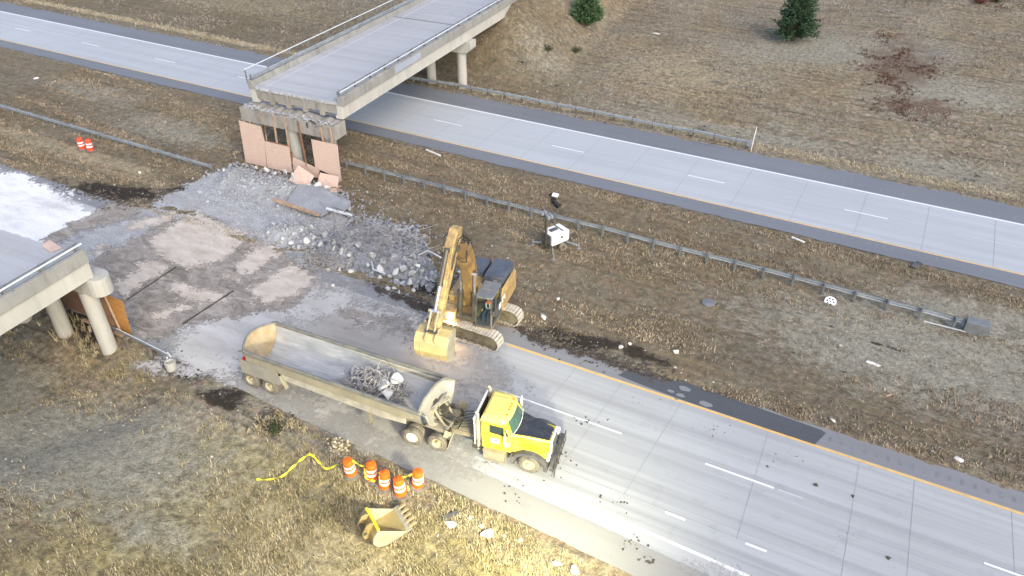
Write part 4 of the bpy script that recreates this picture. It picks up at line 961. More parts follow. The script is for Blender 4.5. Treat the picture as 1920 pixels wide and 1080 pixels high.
# rebar tangles
def tangle(name, label, c, rad, n, rs, r=.016, seg=12, step=.2, zmin=.02):
    mb = MB()
    for _ in range(n):
        p = Vector((c[0]+rs.normal()*rad[0]*.5, c[1]+rs.normal()*rad[1]*.5, c[2]+abs(rs.normal())*rad[2]*.5)); d = Vector((rs.normal(), rs.normal(), rs.normal()*.5)).normalized()*step
        ax = Vector((rs.normal(), rs.normal(), rs.normal())).normalized(); k = rs.uniform(-.45, .45); pts = [p]
        for _ in range(seg):
            d = Matrix.Rotation(k, 3, ax) @ d; q = pts[-1]+d
            e = Vector(((q.x-c[0])/rad[0], (q.y-c[1])/rad[1], (q.z-c[2])/rad[2]))
            if e.length > 1: d = d-Vector((e.x, e.y, e.z))*.12; d = d.normalized()*step
            if q.z < c[2]+zmin-.1: q.z = c[2]+zmin-.1; d.z = abs(d.z)
            pts.append(q)
        mb.tube(pts, r, 4, cap=False)
    return tag(mb.build(name, M['rebar'], None, fix=False), label, 'rebar')
rs = np.random.RandomState(77)
a = G(690, 455, .6); tangle('rebar_tangle', 'tangle of bent reinforcing bars on top of the right rubble heap', (a.x, a.y, .9), (4.8, 2.3, .9), 190, rs, r=.016)
a = G(595, 490, .2); tangle('rebar_tangle', 'thin scatter of wires at the left tip of the right rubble heap', (a.x, a.y, .15), (2.2, .9, .4), 50, rs)
for k, (pts, lab) in enumerate((([(785, 478, .3), (803, 470, .7), (822, 480, .6), (838, 490, .3)], 'bent pale bar reaching from the heap towards the excavator'), ([(697, 490, .6), (700, 505, .5), (722, 513, .3)], 'pale bent bar at the front of the right heap'),
                                  ([(682, 418, 1.0), (680, 432, .7)], 'short pale bar standing up behind the right heap'), ([(657, 412, .9), (648, 425, .5)], 'thin brown bar standing between slab and right heap'))):
    mb = MB(); mb.tube([G(*p) for p in pts], .05, 6); tag(mb.build('bent_bar', M['galv_bright'], None, smooth=50), lab, 'bar')
mb = MB(); mb.bar(G(722, 470, .9), G(745, 482, .8), .3, .18); tag(mb.build('concrete_strip', M['chunk'], None, bev=.02), 'long pale strip of concrete on the right heap', 'concrete chunk')
# ------------------------------------------------------------------ excavator (local x = where the cab faces, y = operator's left)
EX_A = R(-81.5)
ex = thing('excavator', 'yellow crawler excavator with raised arm, loading the long trailer', 'excavator', (-18.42, 31.15, 0), EX_A)
MU = Matrix.Rotation(-EX_A, 3, 'Z')              # undercarriage lies along the road
def U(p): return MU @ Vector(p)
for sy in (-1, 1):
    cy = sy*1.32; L, rr = 1.95, .52
    mb = MB(); per = 4*L+2*math.pi*rr; n = 54
    for i in range(n):
        s = per*i/n
        if s < 2*L: p = (-L+s, 2*rr); a = 0
        elif s < 2*L+math.pi*rr: th = (s-2*L)/rr; p = (L+rr*math.sin(th), rr+rr*math.cos(th)); a = -th
        elif s < 4*L+math.pi*rr: p = (L-(s-2*L-math.pi*rr), 0); a = math.pi
        else: th = (s-4*L-math.pi*rr)/rr; p = (-L-rr*math.sin(th), rr-rr*math.cos(th)); a = math.pi-th
        Mr = MU @ Matrix.Rotation(-a, 3, 'Y')
        c = U((p[0], cy, p[1]+.05))
        mb.box(c, (per/n*.80, .72, .035), M=Mr)
        mb.box(c+Mr @ Vector((-.05, 0, .03)), (.022, .72, .05), M=Mr); mb.box(c+Mr @ Vector((.045, 0, .025)), (.018, .72, .035), M=Mr)
    tr = mb.build('track', M['track'], ex)
    mb = MB(); out = [(-L-.1, .25), (L+.1, .25), (L+.3, .55), (L+.1, .86), (-L-.1, .86), (-L-.3, .55)]
    mb.prism(out, cy-.20, cy+.20, 'XZ', M=MU); mb.build('track_frame', M['track_frame'], tr, bev=.03)
    for nm, x in (('sprocket', -L), ('idler', L)):
        mb = MB(); mb.lathe([(.05, -.24), (.42, -.24), (.46, -.1), (.46, .1), (.42, .24), (.05, .24)], 22, (0, 0, 0), 'Y'); v = [tuple(U((p[0]+x, p[1]+cy, p[2]+rr+.05))) for p in mb.v]; mb.v = v
        mb.build(nm, M['track_frame'], tr, smooth=40)
    mb = MB()
    for k in range(7):
        m2 = MB(); m2.lathe([(.03, -.22), (.15, -.22), (.15, .22), (.03, .22)], 14, (0, 0, 0), 'Y'); mb.add([tuple(U((p[0]-1.45+k*.48, p[1]+cy, p[2]+.24))) for p in m2.v], m2.f)
    mb.build('roller', M['track_frame'], tr, smooth=40)
mb = MB(); mb.prism([(-1.2, -1.15), (1.2, -1.15), (.8, 0), (1.2, 1.15), (-1.2, 1.15), (-.8, 0)], .45, .88, 'XY', M=MU); mb.build('carbody', M['track_frame'], ex, bev=.03)
mb = MB(); mb.lathe([(0, .86), (.78, .86), (.78, 1.08), (0, 1.08)], 32); mb.build('slew_ring', M['dark_steel'], ex, smooth=40)
# upper structure
mb = MB(); mb.prism([(-3.0, -1.56), (1.35, -1.56), (1.35, -.55), (.95, -.5), (.95, .5), (1.35, .55), (1.35, 1.6), (-3.0, 1.6)], 1.08, 1.30, 'XY'); mb.build('platform', M['yellow_ex'], ex, bev=.03)
mb = MB(); mb.prism([(-3.72, -1.0), (-3.62, -1.35), (-3.3, -1.56), (-2.75, -1.56), (-2.75, 1.56), (-3.3, 1.56), (-3.62, 1.35), (-3.72, 1.0)], 1.02, 2.32, 'XY'); mb.build('counterweight', M['yellow_ex'], ex, bev=.08)
mb = MB(); mb.box((-1.75, 1.50, 1.82), (2.3, .16, 1.05)); mb.build('side_door', M['yellow_ex'], ex, bev=.04)
mb = MB(); mb.prism([(-2.9, 1.45), (-.55, 1.45), (-.55, 1.62), (-2.9, 1.62)], 1.30, 2.30, 'XY'); mb.prism([(-2.7, 2.30), (-.6, 2.30), (-.75, 2.62), (-2.45, 2.62)], 1.5, 1.6, 'XZ'); mb.build('side_panel', M['yellow_ex'], ex, bev=.03)
mb = MB(); mb.box((-1.0, -1.05, 1.75), (1.9, .98, .9)); mb.build('tank', M['yellow_ex'], ex, bev=.05)
mb = MB(); mb.box((-1.35, .45, 1.8), (1.3, 1.85, 1.0)); mb.build('pump_bay', M['yellow_ex'], ex, bev=.04)
mb = MB(); mb.box((-2.4, 0, 1.85), (1.1, 2.9, 1.1)); mb.build('engine_bay', M['yellow_ex'], ex, bev=.04)
mb = MB(); mb.box((-2.55, -.62, 2.58), (1.55, 1.25, .36), top=(.94, .92)); mb.box((-2.55, -.62, 2.77), (1.2, .9, .03)); mb.build('engine_cover', M['cover'], ex, bev=.05)
mb = MB(); mb.box((-2.35, .78, 2.66), (2.05, 1.3, .5), top=(.93, .90)); mb.box((-2.35, .78, 2.92), (1.6, .9, .03)); mb.build('engine_cover', M['cover'], ex, bev=.05)
mb = MB(); mb.box((-1.28, .72, 2.45), (.06, 1.2, .5)); mb.build('air_grille', M['dark_plastic'], ex)
mb = MB(); mb.tube([(-1.15, .95, 2.3), (-1.15, .95, 2.75)], .14, 14); mb.build('precleaner', M['roof_grey'], ex, smooth=40)
mb = MB(); mb.box((-3.35, -.3, 2.42), (.3, .75, .22)); mb.build('rear_cap', M['yellow_ex'], ex, bev=.03)
mb = MB(); mb.tube([(-2.9, -.95, 2.75), (-2.9, -.95, 3.0)], .07, 10); mb.build('exhaust', M['dark_steel'], ex, smooth=40)
mb = MB()
for y in (-1.5,):
    mb.tube([(1.2, y, 1.3), (1.2, y, 2.35), (-.2, y, 2.6), (-.2, y, 1.3)], .022, 6); mb.tube([(1.2, -.7, 2.0), (1.2, -.7, 2.35), (1.2, -1.5, 2.35)], .022, 6)
mb.build('handrail', M['dark_steel'], ex, smooth=50)
mb = MB(); mb.box((.72, -1.08, 1.56), (1.2, .88, .52)); mb.box((-.02, -1.08, 1.95), (.5, .8, .4)); mb.build('tool_box', M['yellow_ex'], ex, bev=.04)
mb = MB(); mb.box((1.36, -.95, 1.50), (.06, .30, .22)); lp = mb.build('work_lamp', M['dark_plastic'], ex)
mb = MB(); mb.lathe([(0, 1.41), (.17, 1.41), (.18, 1.38)], 16, (0, -.95, 1.50), 'X'); mb.build('lens', M['lamp'], lp)  # disc drawn oversized so its shape takes in the lamp's bloom
pl = bpy.data.lights.new('work_lamp_light', 'SPOT'); pl.energy = 190; pl.color = (1, .62, .28); pl.spot_size = R(120); pl.spot_blend = .8; pl.shadow_soft_size = .08
po = bpy.data.objects.new('work_lamp_light', pl); COL.objects.link(po); po.parent = ex; po.location = (1.46, -.95, 1.50); po.rotation_euler = Vector((.45, 0, -.9)).to_track_quat('-Z', 'Y').to_euler()
# cab: frame, roof, glass, seat inside
x0, x1, y0, y1, z0, z1 = -.45, 1.36, .58, 1.58, 1.18, 3.08
mb = MB(); mb.box(((x0+x1)/2, (y0+y1)/2, z0+.08), (x1-x0+.06, y1-y0+.06, .14)); mb.box((x0+.03, (y0+y1)/2, (z0+2.0)/2), (.06, y1-y0, .85)); mb.box(((x0+.45)/2, y1-.03, 1.55), (.9, .06, .75)); mb.build('cab_shell', M['dark_plastic'], ex)
mb = MB()
for xx, yy in ((x0+.04, y0+.04), (x0+.04, y1-.04), (x1-.12, y0+.04), (x1-.12, y1-.04), (.42, y1-.035)):
    mb.bar((xx+(.09 if xx > 1 else 0), yy, z0), (xx-(.16 if xx > 1 else 0), yy, z1), .07, .07, up=(1, 0, 0))
for yy in (y0+.04, y1-.04): mb.bar((x0, yy, 2.0), (x1-.08, yy, 2.0), .05, .05)
mb.build('cab_frame', M['dark_plastic'], ex)
mb = MB(); mb.bar((x1+.02, y1+.02, 1.15), (x1-.12, y1+.03, 2.1), .04, .03); mb.build('cab_trim', M['yellow_ex'], ex)
mb = MB(); mb.prism([(x0-.05, y0-.02), (x1-.34, y0-.02), (x1-.24, y0+.1), (x1-.24, y1-.1), (x1-.34, y1+.02), (x0-.05, y1+.02)], z1-.02, z1+.10, 'XY'); mb.box((.1, 1.08, z1+.12), (.55, .8, .05)); mb.build('cab_roof', M['roof_grey'], ex, bev=.04)
mb = MB(); mb.add([(x1, y0+.06, z0+.06), (x1, y1-.06, z0+.06), (x1-.28, y1-.06, z1-.03), (x1-.28, y0+.06, z1-.03)], [(0, 1, 2, 3)]); mb.build('windscreen', M['clear_glass'], ex)
mb = MB(); mb.add([(x0+.1, y1-.02, 2.02), (x1-.14, y1-.02, 2.02), (x1-.14, y1-.02, z1-.05), (x0+.1, y1-.02, z1-.05)], [(0, 1, 2, 3)]); mb.add([(.46, y1-.02, z0+.08), (x1-.1, y1-.02, z0+.08), (x1-.14, y1-.02, 1.98), (.46, y1-.02, 1.98)], [(0, 1, 2, 3)]); mb.build('door_glass', M['clear_glass'], ex)
mb = MB(); mb.box((x0+.25, y1+.012, 1.78), (.34, .015, .36)); mb.box((x0-.32, y1+.045, 1.95), (.5, .02, .32)); mb.build('white_decal', M['reflective'], ex)
mb = MB(); mb.box((x0-.28, y1+.062, 1.9), (.18, .012, .18), M=Matrix.Rotation(.6, 3, 'Y')); mb.build('red_decal', M['redlens'], ex)
mb = MB(); mb.box((.27, 1.08, 1.60), (.5, .5, .14)); mb.box((.03, 1.08, 2.0), (.13, .48, .75)); mb.box((.27, 1.08, 1.42), (.35, .35, .30)); mb.box((.40, .80, 1.73), (.3, .1, .2)); mb.box((.40, 1.36, 1.73), (.3, .1, .2)); mb.build('seat', M['seat'], ex, bev=.03)
mb = MB(); mb.tube([(x1-.05, y1+.05, 2.5), (x1+.1, y1+.22, 2.55), (x1+.1, y1+.22, 2.3)], .018, 6); mb.box((x1+.1, y1+.22, 2.42), (.05, .16, .3)); mb.build('mirror', M['dark_plastic'], ex)
# boom
def plate_arm(name, top, bot, w, mat, parent=ex):
    mb = MB(); poly = top+bot[::-1]; mb.prism(poly, -w/2, w/2, 'XZ'); return mb.build(name, mat, parent, bev=.025)
boom_top = [(.02, 2.0), (-.10, 3.0), (-.02, 4.3), (.22, 5.35), (.62, 6.1), (1.45, 6.85), (2.45, 7.42)]
boom_bot = [(.55, 1.9), (.78, 3.0), (.98, 4.2), (1.22, 5.0), (1.55, 5.5), (2.05, 6.15), (2.72, 7.0)]
boom = plate_arm('boom', boom_top, boom_bot, .58, M['boom'])
def cyl(name, a, b, r, rod_r, frac, parent=ex, mat='dark_steel', eye=.1):
    a, b = Vector(a), Vector(b); m = a.lerp(b, frac)
    mb = MB(); mb.tube([a, m], r, 14); mb.tube([a.lerp(m, .94), m+(b-a)*.012], r*1.18, 14); mb.tube([a-Vector((0, r*1.2, 0)), a+Vector((0, r*1.2, 0))], eye, 12)
    c = mb.build(name, M[mat], parent, smooth=40)
    mb = MB(); mb.tube([m, b], rod_r, 12); mb.tube([b-Vector((0, rod_r*2, 0)), b+Vector((0, rod_r*2, 0))], eye*.95, 12); mb.build('rod', M['chrome'], c, smooth=40)
    return c
for sy in (-1, 1):
    cyl('boom_cylinder', (1.12, sy*.45, 1.45), (.72, sy*.40, 4.35), .15, .08, .6)
mb = MB(); mb.box((1.05, 0, 1.45), (.3, 1.15, .35)); mb.build('boom_bracket', M['dark_steel'], ex, bev=.02)
mb = MB(); mb.tube([(.6, -.46, 4.35), (.6, .46, 4.35)], .12, 12); mb.build('boom_pin', M['dark_steel'], ex, smooth=40)
# stick: P = boom tip pivot, tip at T
Pv, Tp = Vector((2.62, 0, 7.22)), Vector((5.35, 0, 3.85)); ax = (Tp-Pv).normalized(); nm_ = Vector((ax.z, 0, -ax.x)); nm_ = nm_ if nm_.x > 0 else -nm_   # outer side of the stick
def S_(a, b): q = Pv+ax*a+nm_*b; return (q.x, q.z)
st_out = [S_(-1.15, .10), (S_(-.9, .42)), S_(.0, .62), S_(1.2, .50), S_(3.0, .32), S_(4.35, .18)]
st_in = [S_(-1.2, -.18), S_(-.6, -.32), S_(.0, -.28), S_(1.2, -.22), S_(3.0, -.17), S_(4.5, -.13)]
stick = plate_arm('stick', st_out, st_in, .50, M['stick'])
mb = MB(); mb.box((Pv.x, 0, Pv.z), (.3, .74, .3)); mb.build('stick_pin', M['dark_steel'], ex, bev=.03)
# stick cylinder on top of the boom
e = Pv+ax*-1.05+nm_*-.05
cyl('stick_cylinder', (.28, 0, 6.35), (e.x, 0, e.z), .13, .075, .70)
# bucket cylinder along the outside of the stick
c0 = Pv+ax*.25+nm_*.78; c1 = Pv+ax*3.45+nm_*.62
cyl('bucket_cylinder', c0, c1, .125, .08, .58)
mb = MB()
for sy in (-1, 1):
    for off in (.05, -.1): pass
    mb.bar(c0+Vector((0, sy*.2, 0)), Pv+ax*.15+nm_*.45+Vector((0, sy*.2, 0)), .3, .05, up=(0, 1, 0))
mb.build('cylinder_bracket', M['yellow_ex'], ex)
B0 = Tp+ax*.12                                   # bucket pivot
B1 = B0+nm_*.62+ax*.05                           # link pin on the bucket
mb = MB()
for sy in (-1, 1):
    mb.bar(c1+Vector((0, sy*.27, 0)), Pv+ax*3.75+Vector((0, sy*.27, 0)), .16, .06, up=(0, 1, 0))
    mb.bar(c1+Vector((0, sy*.2, 0)), B1+Vector((0, sy*.2, 0)), .16, .07, up=(0, 1, 0))
mb.tube([c1-Vector((0, .36, 0)), c1+Vector((0, .36, 0))], .085, 12); mb.build('bucket_link', M['bucket_edge'], ex, bev=.01)
# hydraulic lines over boom and stick
mb = MB()
for k in range(3):
    y = -.2+.2*k
    mb.tube([(-.02+.0*k, y, 2.4), (-.2, y, 3.2), (-.12, y, 4.4), (.14, y, 5.45), (.55, y, 6.35), (1.4, y, 7.0), (2.0, y, 7.35)], .03, 6)
for sy in (-1, 1):
    mb.tube([(1.9, sy*.32, 7.1), (2.1, sy*.42, 7.75), (2.7, sy*.40, 7.85), (3.2, sy*.33, 7.1), (3.6, sy*.3, 6.5)], .035, 6)
    mb.tube([(1.5, sy*.33, 6.4), (2.0, sy*.5, 6.0), (2.6, sy*.45, 6.4), (2.9, sy*.32, 6.8)], .035, 6)
mb.build('hydraulic_hose', M['hose'], ex, smooth=60)

def bucket_mesh(W, prof, th=.05):
    """prof: (x, z) of the shell from the top of the back round to the lip"""
    mb = MB(); n = len(prof); inn = []
    for i, p in enumerate(prof):
        a = Vector(prof[max(i-1, 0)]); b = Vector(prof[min(i+1, n-1)]); t_ = (b-a).normalized(); inn.append((p[0]-t_.y*th, p[1]+t_.x*th))
    for (A_, flip) in ((prof, 0), (inn, 1)):
        pass
    poly = list(prof)+inn[::-1]
    mb.prism(poly, -W/2, W/2, 'XZ'); return mb, inn
def bucket_parts(root, W, prof, mat, M4, edge='bucket_edge', nteeth=5, bright=None):
    """all pieces in bucket coordinates, then moved by M4"""
    def fin(mb): mb.v = [tuple(M4 @ Vector(p)) for p in mb.v]; return mb
    mb, inn = bucket_mesh(W, prof); shell = fin(mb).build('bucket_shell', mat, root, bev=.012)
    side = list(prof)
    for sy in (-1, 1):
        mb = MB(); mb.prism(side, sy*(W/2-.005), sy*(W/2+.04), 'XZ'); fin(mb).build('side_plate', M[edge] if sy > 0 or bright else mat, root, bev=.012)
    lip, prev = Vector(prof[-1]), Vector(prof[-2]); d = (lip-prev).normalized()
    mb = MB(); a = lip+d*.22; mb.prism([(lip.x-d.x*.1, lip.y-d.y*.1), (a.x, a.y), (a.x-d.y*.06, a.y+d.x*.06), (lip.x-d.x*.1-d.y*.08, lip.y-d.y*.1+d.x*.08)], -W/2-.05, W/2+.05, 'XZ'); fin(mb).build('cutting_edge', M[edge], root, bev=.01)
    for k in range(nteeth):
        y = -W/2+.1+(W-.2)*k/(nteeth-1); mb = MB()
        b0 = lip+d*.12; 
        mb.box((b0.x+d.x*.06-d.y*.03, y, b0.y+d.y*.06+d.x*.03), (.26, .17, .16), M=Matrix.Rotation(-math.atan2(d.y, d.x), 3, 'Y'))
        mb2 = mb; fin(mb).build('tooth_adapter', M[edge], root, bev=.015)
        mb = MB(); q = b0+d*.34; mb.box((q.x-d.y*.03, y, q.y+d.x*.03), (.36, .11, .11), M=Matrix.Rotation(-math.atan2(d.y, d.x), 3, 'Y'), top=(.9, .9)); fin(mb).build('tooth', M['tooth'], root, bev=.01)
# hanging bucket: x outwards, curled towards the cab, back plate facing the trailer
prof = [(-.55, -.02), (-.10, .16), (.42, .10), (.72, -.25), (.80, -.75), (.66, -1.20), (.32, -1.52), (-.12, -1.62)]
bk = MB(); root_b = ex
Mb = Matrix.Translation(Vector((B0.x, 0, B0.z-.05)))
def bucket_on(root, name, W, prof, mat, M4):
    mb, inn = bucket_mesh(W, prof); mb.v = [tuple(M4 @ Vector(p)) for p in mb.v]; b = mb.build(name, mat, root, bev=.012)
    def fin(m): m.v = [tuple(M4 @ Vector(p)) for p in m.v]; return m
    for sy in (-1, 1):
        m = MB(); m.prism(prof, sy*(W/2-.004), sy*(W/2+.045), 'XZ'); fin(m).build('side_plate', M['bucket_edge'], b, bev=.012)
    lip, prev = Vector(prof[-1]), Vector(prof[-2]); d = (lip-prev).normalized(); rot = Matrix.Rotation(-math.atan2(d.y, d.x), 3, 'Y')
    m = MB(); q = lip+d*.08; m.box((q.x, 0, q.y), (.3, W+.1, .07), M=rot); fin(m).build('cutting_edge', M['bucket_edge'], b)
    for k in range(5):
        y = -W/2+.12+(W-.24)*k/4; m = MB(); q = lip+d*.34; m.box((q.x, y, q.y), (.4, .12, .12), M=rot); fin(m).build('tooth', M['tooth'], b, bev=.01)
    for sy in (-1, 1):
        m = MB(); m.prism([(-.38, .0), (-.12, .30), (.12, .34), (.45, .28), (.80, .02), (.70, -.3), (.3, -.1)], sy*.27-.04, sy*.27+.04, 'XZ'); fin(m).build('bucket_ear', mat, b, bev=.01)
    for y in (-.55, .55):
        m = MB(); pts = [(p[0]+.012, p[1]) for p in prof[3:7]]; 
        for p_, q_ in zip(pts[:-1], pts[1:]): m.bar((p_[0], y, p_[1]), (q_[0], y, q_[1]), .14, .03, up=(0, 1, 0))
        fin(m).build('wear_strip', mat, b)
    return b
bucket_on(ex, 'bucket', 1.80, prof, M['bucket'], Mb)
mb = MB(); mb.tube([B0-Vector((0, .34, .05)), B0+Vector((0, .34, -.05))], .09, 12); mb.tube([B1-Vector((0, .34, 0)), B1+Vector((0, .34, 0))], .085, 12); mb.build('bucket_pin', M['dark_steel'], ex, smooth=40)

# operator, seated in the cab
def skin_body(name, chains, mat, parent=None, sub=2):
    vs = []; es = []; rad = []
    idx = {}
    for ch in chains:
        prev = None
        for p in ch:
            if isinstance(p, str): i = idx[p]
            else:
                key, co, r = p; vs.append(co); rad.append(r); i = len(vs)-1
                if key: idx[key] = i
            if prev is not None: es.append((prev, i))
            prev = i
    me = bpy.data.meshes.new(name); me.from_pydata(vs, es, []); o = bpy.data.objects.new(name, me); COL.objects.link(o)
    if parent is not None: o.parent = parent
    m = o.modifiers.new('skin', 'SKIN'); m.use_smooth_shade = True
    if not me.skin_vertices: 
        b = bmesh.new(); b.from_mesh(me); b.verts.layers.skin.verify(); b.to_mesh(me); b.free()
    for i, sv in enumerate(me.skin_vertices[0].data):
        r = rad[i]; sv.radius = r if isinstance(r, tuple) else (r, r); sv.use_root = (i == 0)
    s = o.modifiers.new('subd', 'SUBSURF'); s.levels = sub; s.render_levels = sub
    me.materials.append(mat); return o
pr = thing('person', 'excavator operator in an orange and white safety vest, seated at the levers', 'person', (-18.42, 31.15, 0), EX_A)
ox, oy, oz = .36, 1.08, 1.74
def Q(x, y, z): return (ox+x, oy+y, oz+z)
ch = [[('pelvis', Q(0, 0, .06), (.15, .17)), ('waist', Q(-.02, 0, .24), (.12, .15)), ('chest', Q(-.03, 0, .44), (.13, .18)), ('neck0', Q(-.02, 0, .60), .07), ('neck', Q(0, 0, .68), .055), ('head', Q(.03, 0, .78), (.095, .08)), (None, Q(.03, 0, .90), (.10, .082)), (None, Q(.02, 0, .96), .05)],
      ['head', (None, Q(.125, 0, .785), .018)]]
for s in (-1, 1):
    ch.append(['chest', (None, Q(-.03, s*.19, .50), .062), ('el%d' % s, Q(.06, s*.30, .25), .046), ('wr%d' % s, Q(.30, s*.27, .20), .032), ('pa%d' % s, Q(.37, s*.265, .20), .034)])
    for k in range(4): ch.append(['pa%d' % s, (None, Q(.42, s*.265+(k-1.5)*.021, .205), .010), (None, Q(.445+.004*(k % 2), s*.265+(k-1.5)*.021, .175), .009), (None, Q(.425, s*.265+(k-1.5)*.02, .15), .008)])
    ch.append(['wr%d' % s, (None, Q(.35, s*.225, .195), .011), (None, Q(.395, s*.222, .175), .009)])
    ch.append(['pelvis', (None, Q(.10, s*.10, .04), .095), ('kn%d' % s, Q(.48, s*.14, .06), .070), (None, Q(.56, s*.14, -.28), .05), (None, Q(.58, s*.14, -.42), .042), (None, Q(.72, s*.15, -.46), .042)])
skin_body('body', ch, M['skin'], pr)
mb = MB(); mb.lathe([(.0, .30), (.155, .30), (.165, .42), (.19, .52), (.10, .60), (.085, .60), (.0, .60)], 20); mb.v = [Q(-.03+p[0]*.78, p[1]*1.08, p[2]) for p in mb.v]; mb.v = [(p[0], p[1], p[2]) for p in mb.v]
mb.lathe([(.0, .12), (.165, .12), (.165, .31), (.0, .31)], 20); n0 = len(mb.v)-60
mb.v = mb.v[:-80]+[Q(-.03+p[0]*.8, p[1]*1.05, p[2]) for p in mb.v[-80:]]
vest = mb.build('safety_vest', M['hivis'], pr, smooth=50)
for s in (-1, 1):
    mb = MB(); mb.box(Q(.112, s*.105, .38), (.02, .05, .40), M=Matrix.Rotation(.08, 3, 'Y')); mb.box(Q(.10, 0, .22), (.05, .30, .045)); mb.build('reflective_stripe', M['reflective'], vest)
mb = MB(); mb.box(Q(.108, 0, .33), (.02, .13, .34)); mb.build('dark_shirt', M['navy'], pr)
for s in (-1, 1):
    mb = MB(); mb.tube([Q(.02, s*.09, .05), Q(.30, s*.12, .07), Q(.50, s*.14, .06), Q(.56, s*.14, -.10), Q(.57, s*.14, -.40)], .1, 12, radii=[.115, .105, .088, .078, .07]); mb.build('trouser_leg', M['navy'], pr, smooth=60)
    mb = MB(); mb.tube([Q(-.03, s*.18, .51), Q(.02, s*.26, .36), Q(.07, s*.305, .25), Q(.26, s*.275, .21)], .07, 10, radii=[.082, .072, .06, .048]); mb.build('sleeve', M['navy'], pr, smooth=60)
    mb = MB(); mb.box(Q(.67, s*.15, -.47), (.26, .10, .09)); mb.build('boot', M['seat'], pr, bev=.03)
mb = MB(); mb.lathe([(.0, .99), (.06, .985), (.10, .95), (.112, .89), (.108, .86), (.0, .86)], 18); mb.v = [Q(.02+p[0], p[1], p[2]) for p in mb.v]; mb.box(Q(.14, 0, .885), (.09, .15, .015)); mb.build('cap', M['seat'], pr, smooth=50)
mb = MB(); mb.lathe([(.0, .70), (.06, .70), (.075, .755), (.04, .79), (.0, .79)], 14); mb.v = [Q(.065+p[0], p[1], p[2]) for p in mb.v]; mb.build('beard', pm('ginger_beard', (.42, .13, .04), .9, var=.1), pr, smooth=50)
for s in (-1, 1):
    mb = MB(); mb.lathe([(0, -.008), (.012, 0), (0, .008)], 8, Q(.118, s*.035, .84)); mb.build('eye', M['black_scrap'], pr)
    mb = MB(); mb.tube([Q(.40, s*.262, .02), Q(.415, s*.262, .17)], .014, 6); lv = mb.build('control_lever', M['dark_plastic'], ex)

# ------------------------------------------------------------------ wheels shared by tractor and trailer
def wheel(parent, x, y, r, w, side, rimmat, dual=False, name='wheel', deep=0):
    mb = MB(); ri = r*.60
    prof_ = [(ri, -w/2+.02), (ri+.02, -w/2), (r-.06, -w/2), (r-.015, -w/2+.04), (r, -w/2+.09), (r, w/2-.09), (r-.015, w/2-.04), (r-.06, w/2), (ri+.02, w/2), (ri, w/2-.02)]
    mb.lathe(prof_, 36, (0, 0, 0), 'Y')
    if dual: 
        m2 = MB(); m2.lathe(prof_, 36, (0, -side*(w+.07), 0), 'Y'); mb.add(m2.v, m2.f)
    for k in range(34):
        a = 2*math.pi*k/34
        for sgn in (-1, 1):
            Mr = Matrix.Rotation(-a, 3, 'Y'); mb.box(Mr @ Vector((r+.004, sgn*w*.23, 0)), (.03, w*.34, .055), M=Mr)
    t_ = mb.build(name, M['rubber'], parent, smooth=35, loc=(x, y, r))
    m = MB(); s = side; d = w/2-.03
    face = [(ri+.005, s*d), (ri-.03, s*(d+.012)), (ri-.05, s*(d-.04)), (ri*.78, s*(d-.05-deep*.6)), (ri*.60, s*(d-.06-deep)), (ri*.36, s*(d-.05-deep)), (ri*.34, s*(d+.04-deep*.4)), (0, s*(d+.05-deep*.4))]
    m.lathe(face, 30, (0, 0, 0), 'Y')
    for k in range(10):
        a = 2*math.pi*k/10; m.tube([(ri*.5*math.cos(a), s*(d-.07-deep), ri*.5*math.sin(a)), (ri*.5*math.cos(a), s*(d-.02-deep), ri*.5*math.sin(a))], .018, 6)
    m.build('rim', rimmat, t_, smooth=35)
    return t_

# ------------------------------------------------------------------ tractor unit (local x forward, origin under the front axle)
tk = thing('semi_truck', 'yellow bonneted truck tractor with matt black hood top, coupled to the long trailer', 'truck', (-10.69, 23.55, 0), R(9.5))
for sy in (-1, 1):
    wheel(tk, 0, sy*1.02, .54, .33, sy, M['dusty_rim'], deep=-.02)
    for k, x in enumerate((-4.7, -6.06)):
        wheel(tk, x, sy*1.08, .52, .28, sy, M['white_rim'] if k == 1 else M['dusty_rim'], dual=True, deep=.09)
mb = MB()
for sy in (-1, 1): mb.box((-2.9, sy*.42, .86), (7.6, .09, .28))
for x in (-6.6, -5.4, -4.0, -2.6): mb.box((x, 0, .86), (.12, .84, .2))
mb.build('chassis', M['frame_steel'], tk)
mb = MB()
for x in (0, -4.7, -6.06): mb.tube([(x, -.95, .53), (x, .95, .53)], .10, 10); mb.lathe([(0, -.22), (.2, -.18), (.24, 0), (.2, .18), (0, .22)], 12, (x, 0, .53), 'Y')
mb.build('axle', M['dark_steel'], tk, smooth=50)
mb = MB(); mb.prism([(-5.0, -.42), (-5.0, .42), (-5.7, .45), (-5.95, .2), (-5.5, .06), (-5.5, -.06), (-5.95, -.2), (-5.7, -.45)], 1.08, 1.18, 'XY'); mb.build('fifth_wheel', M['dark_steel'], tk)
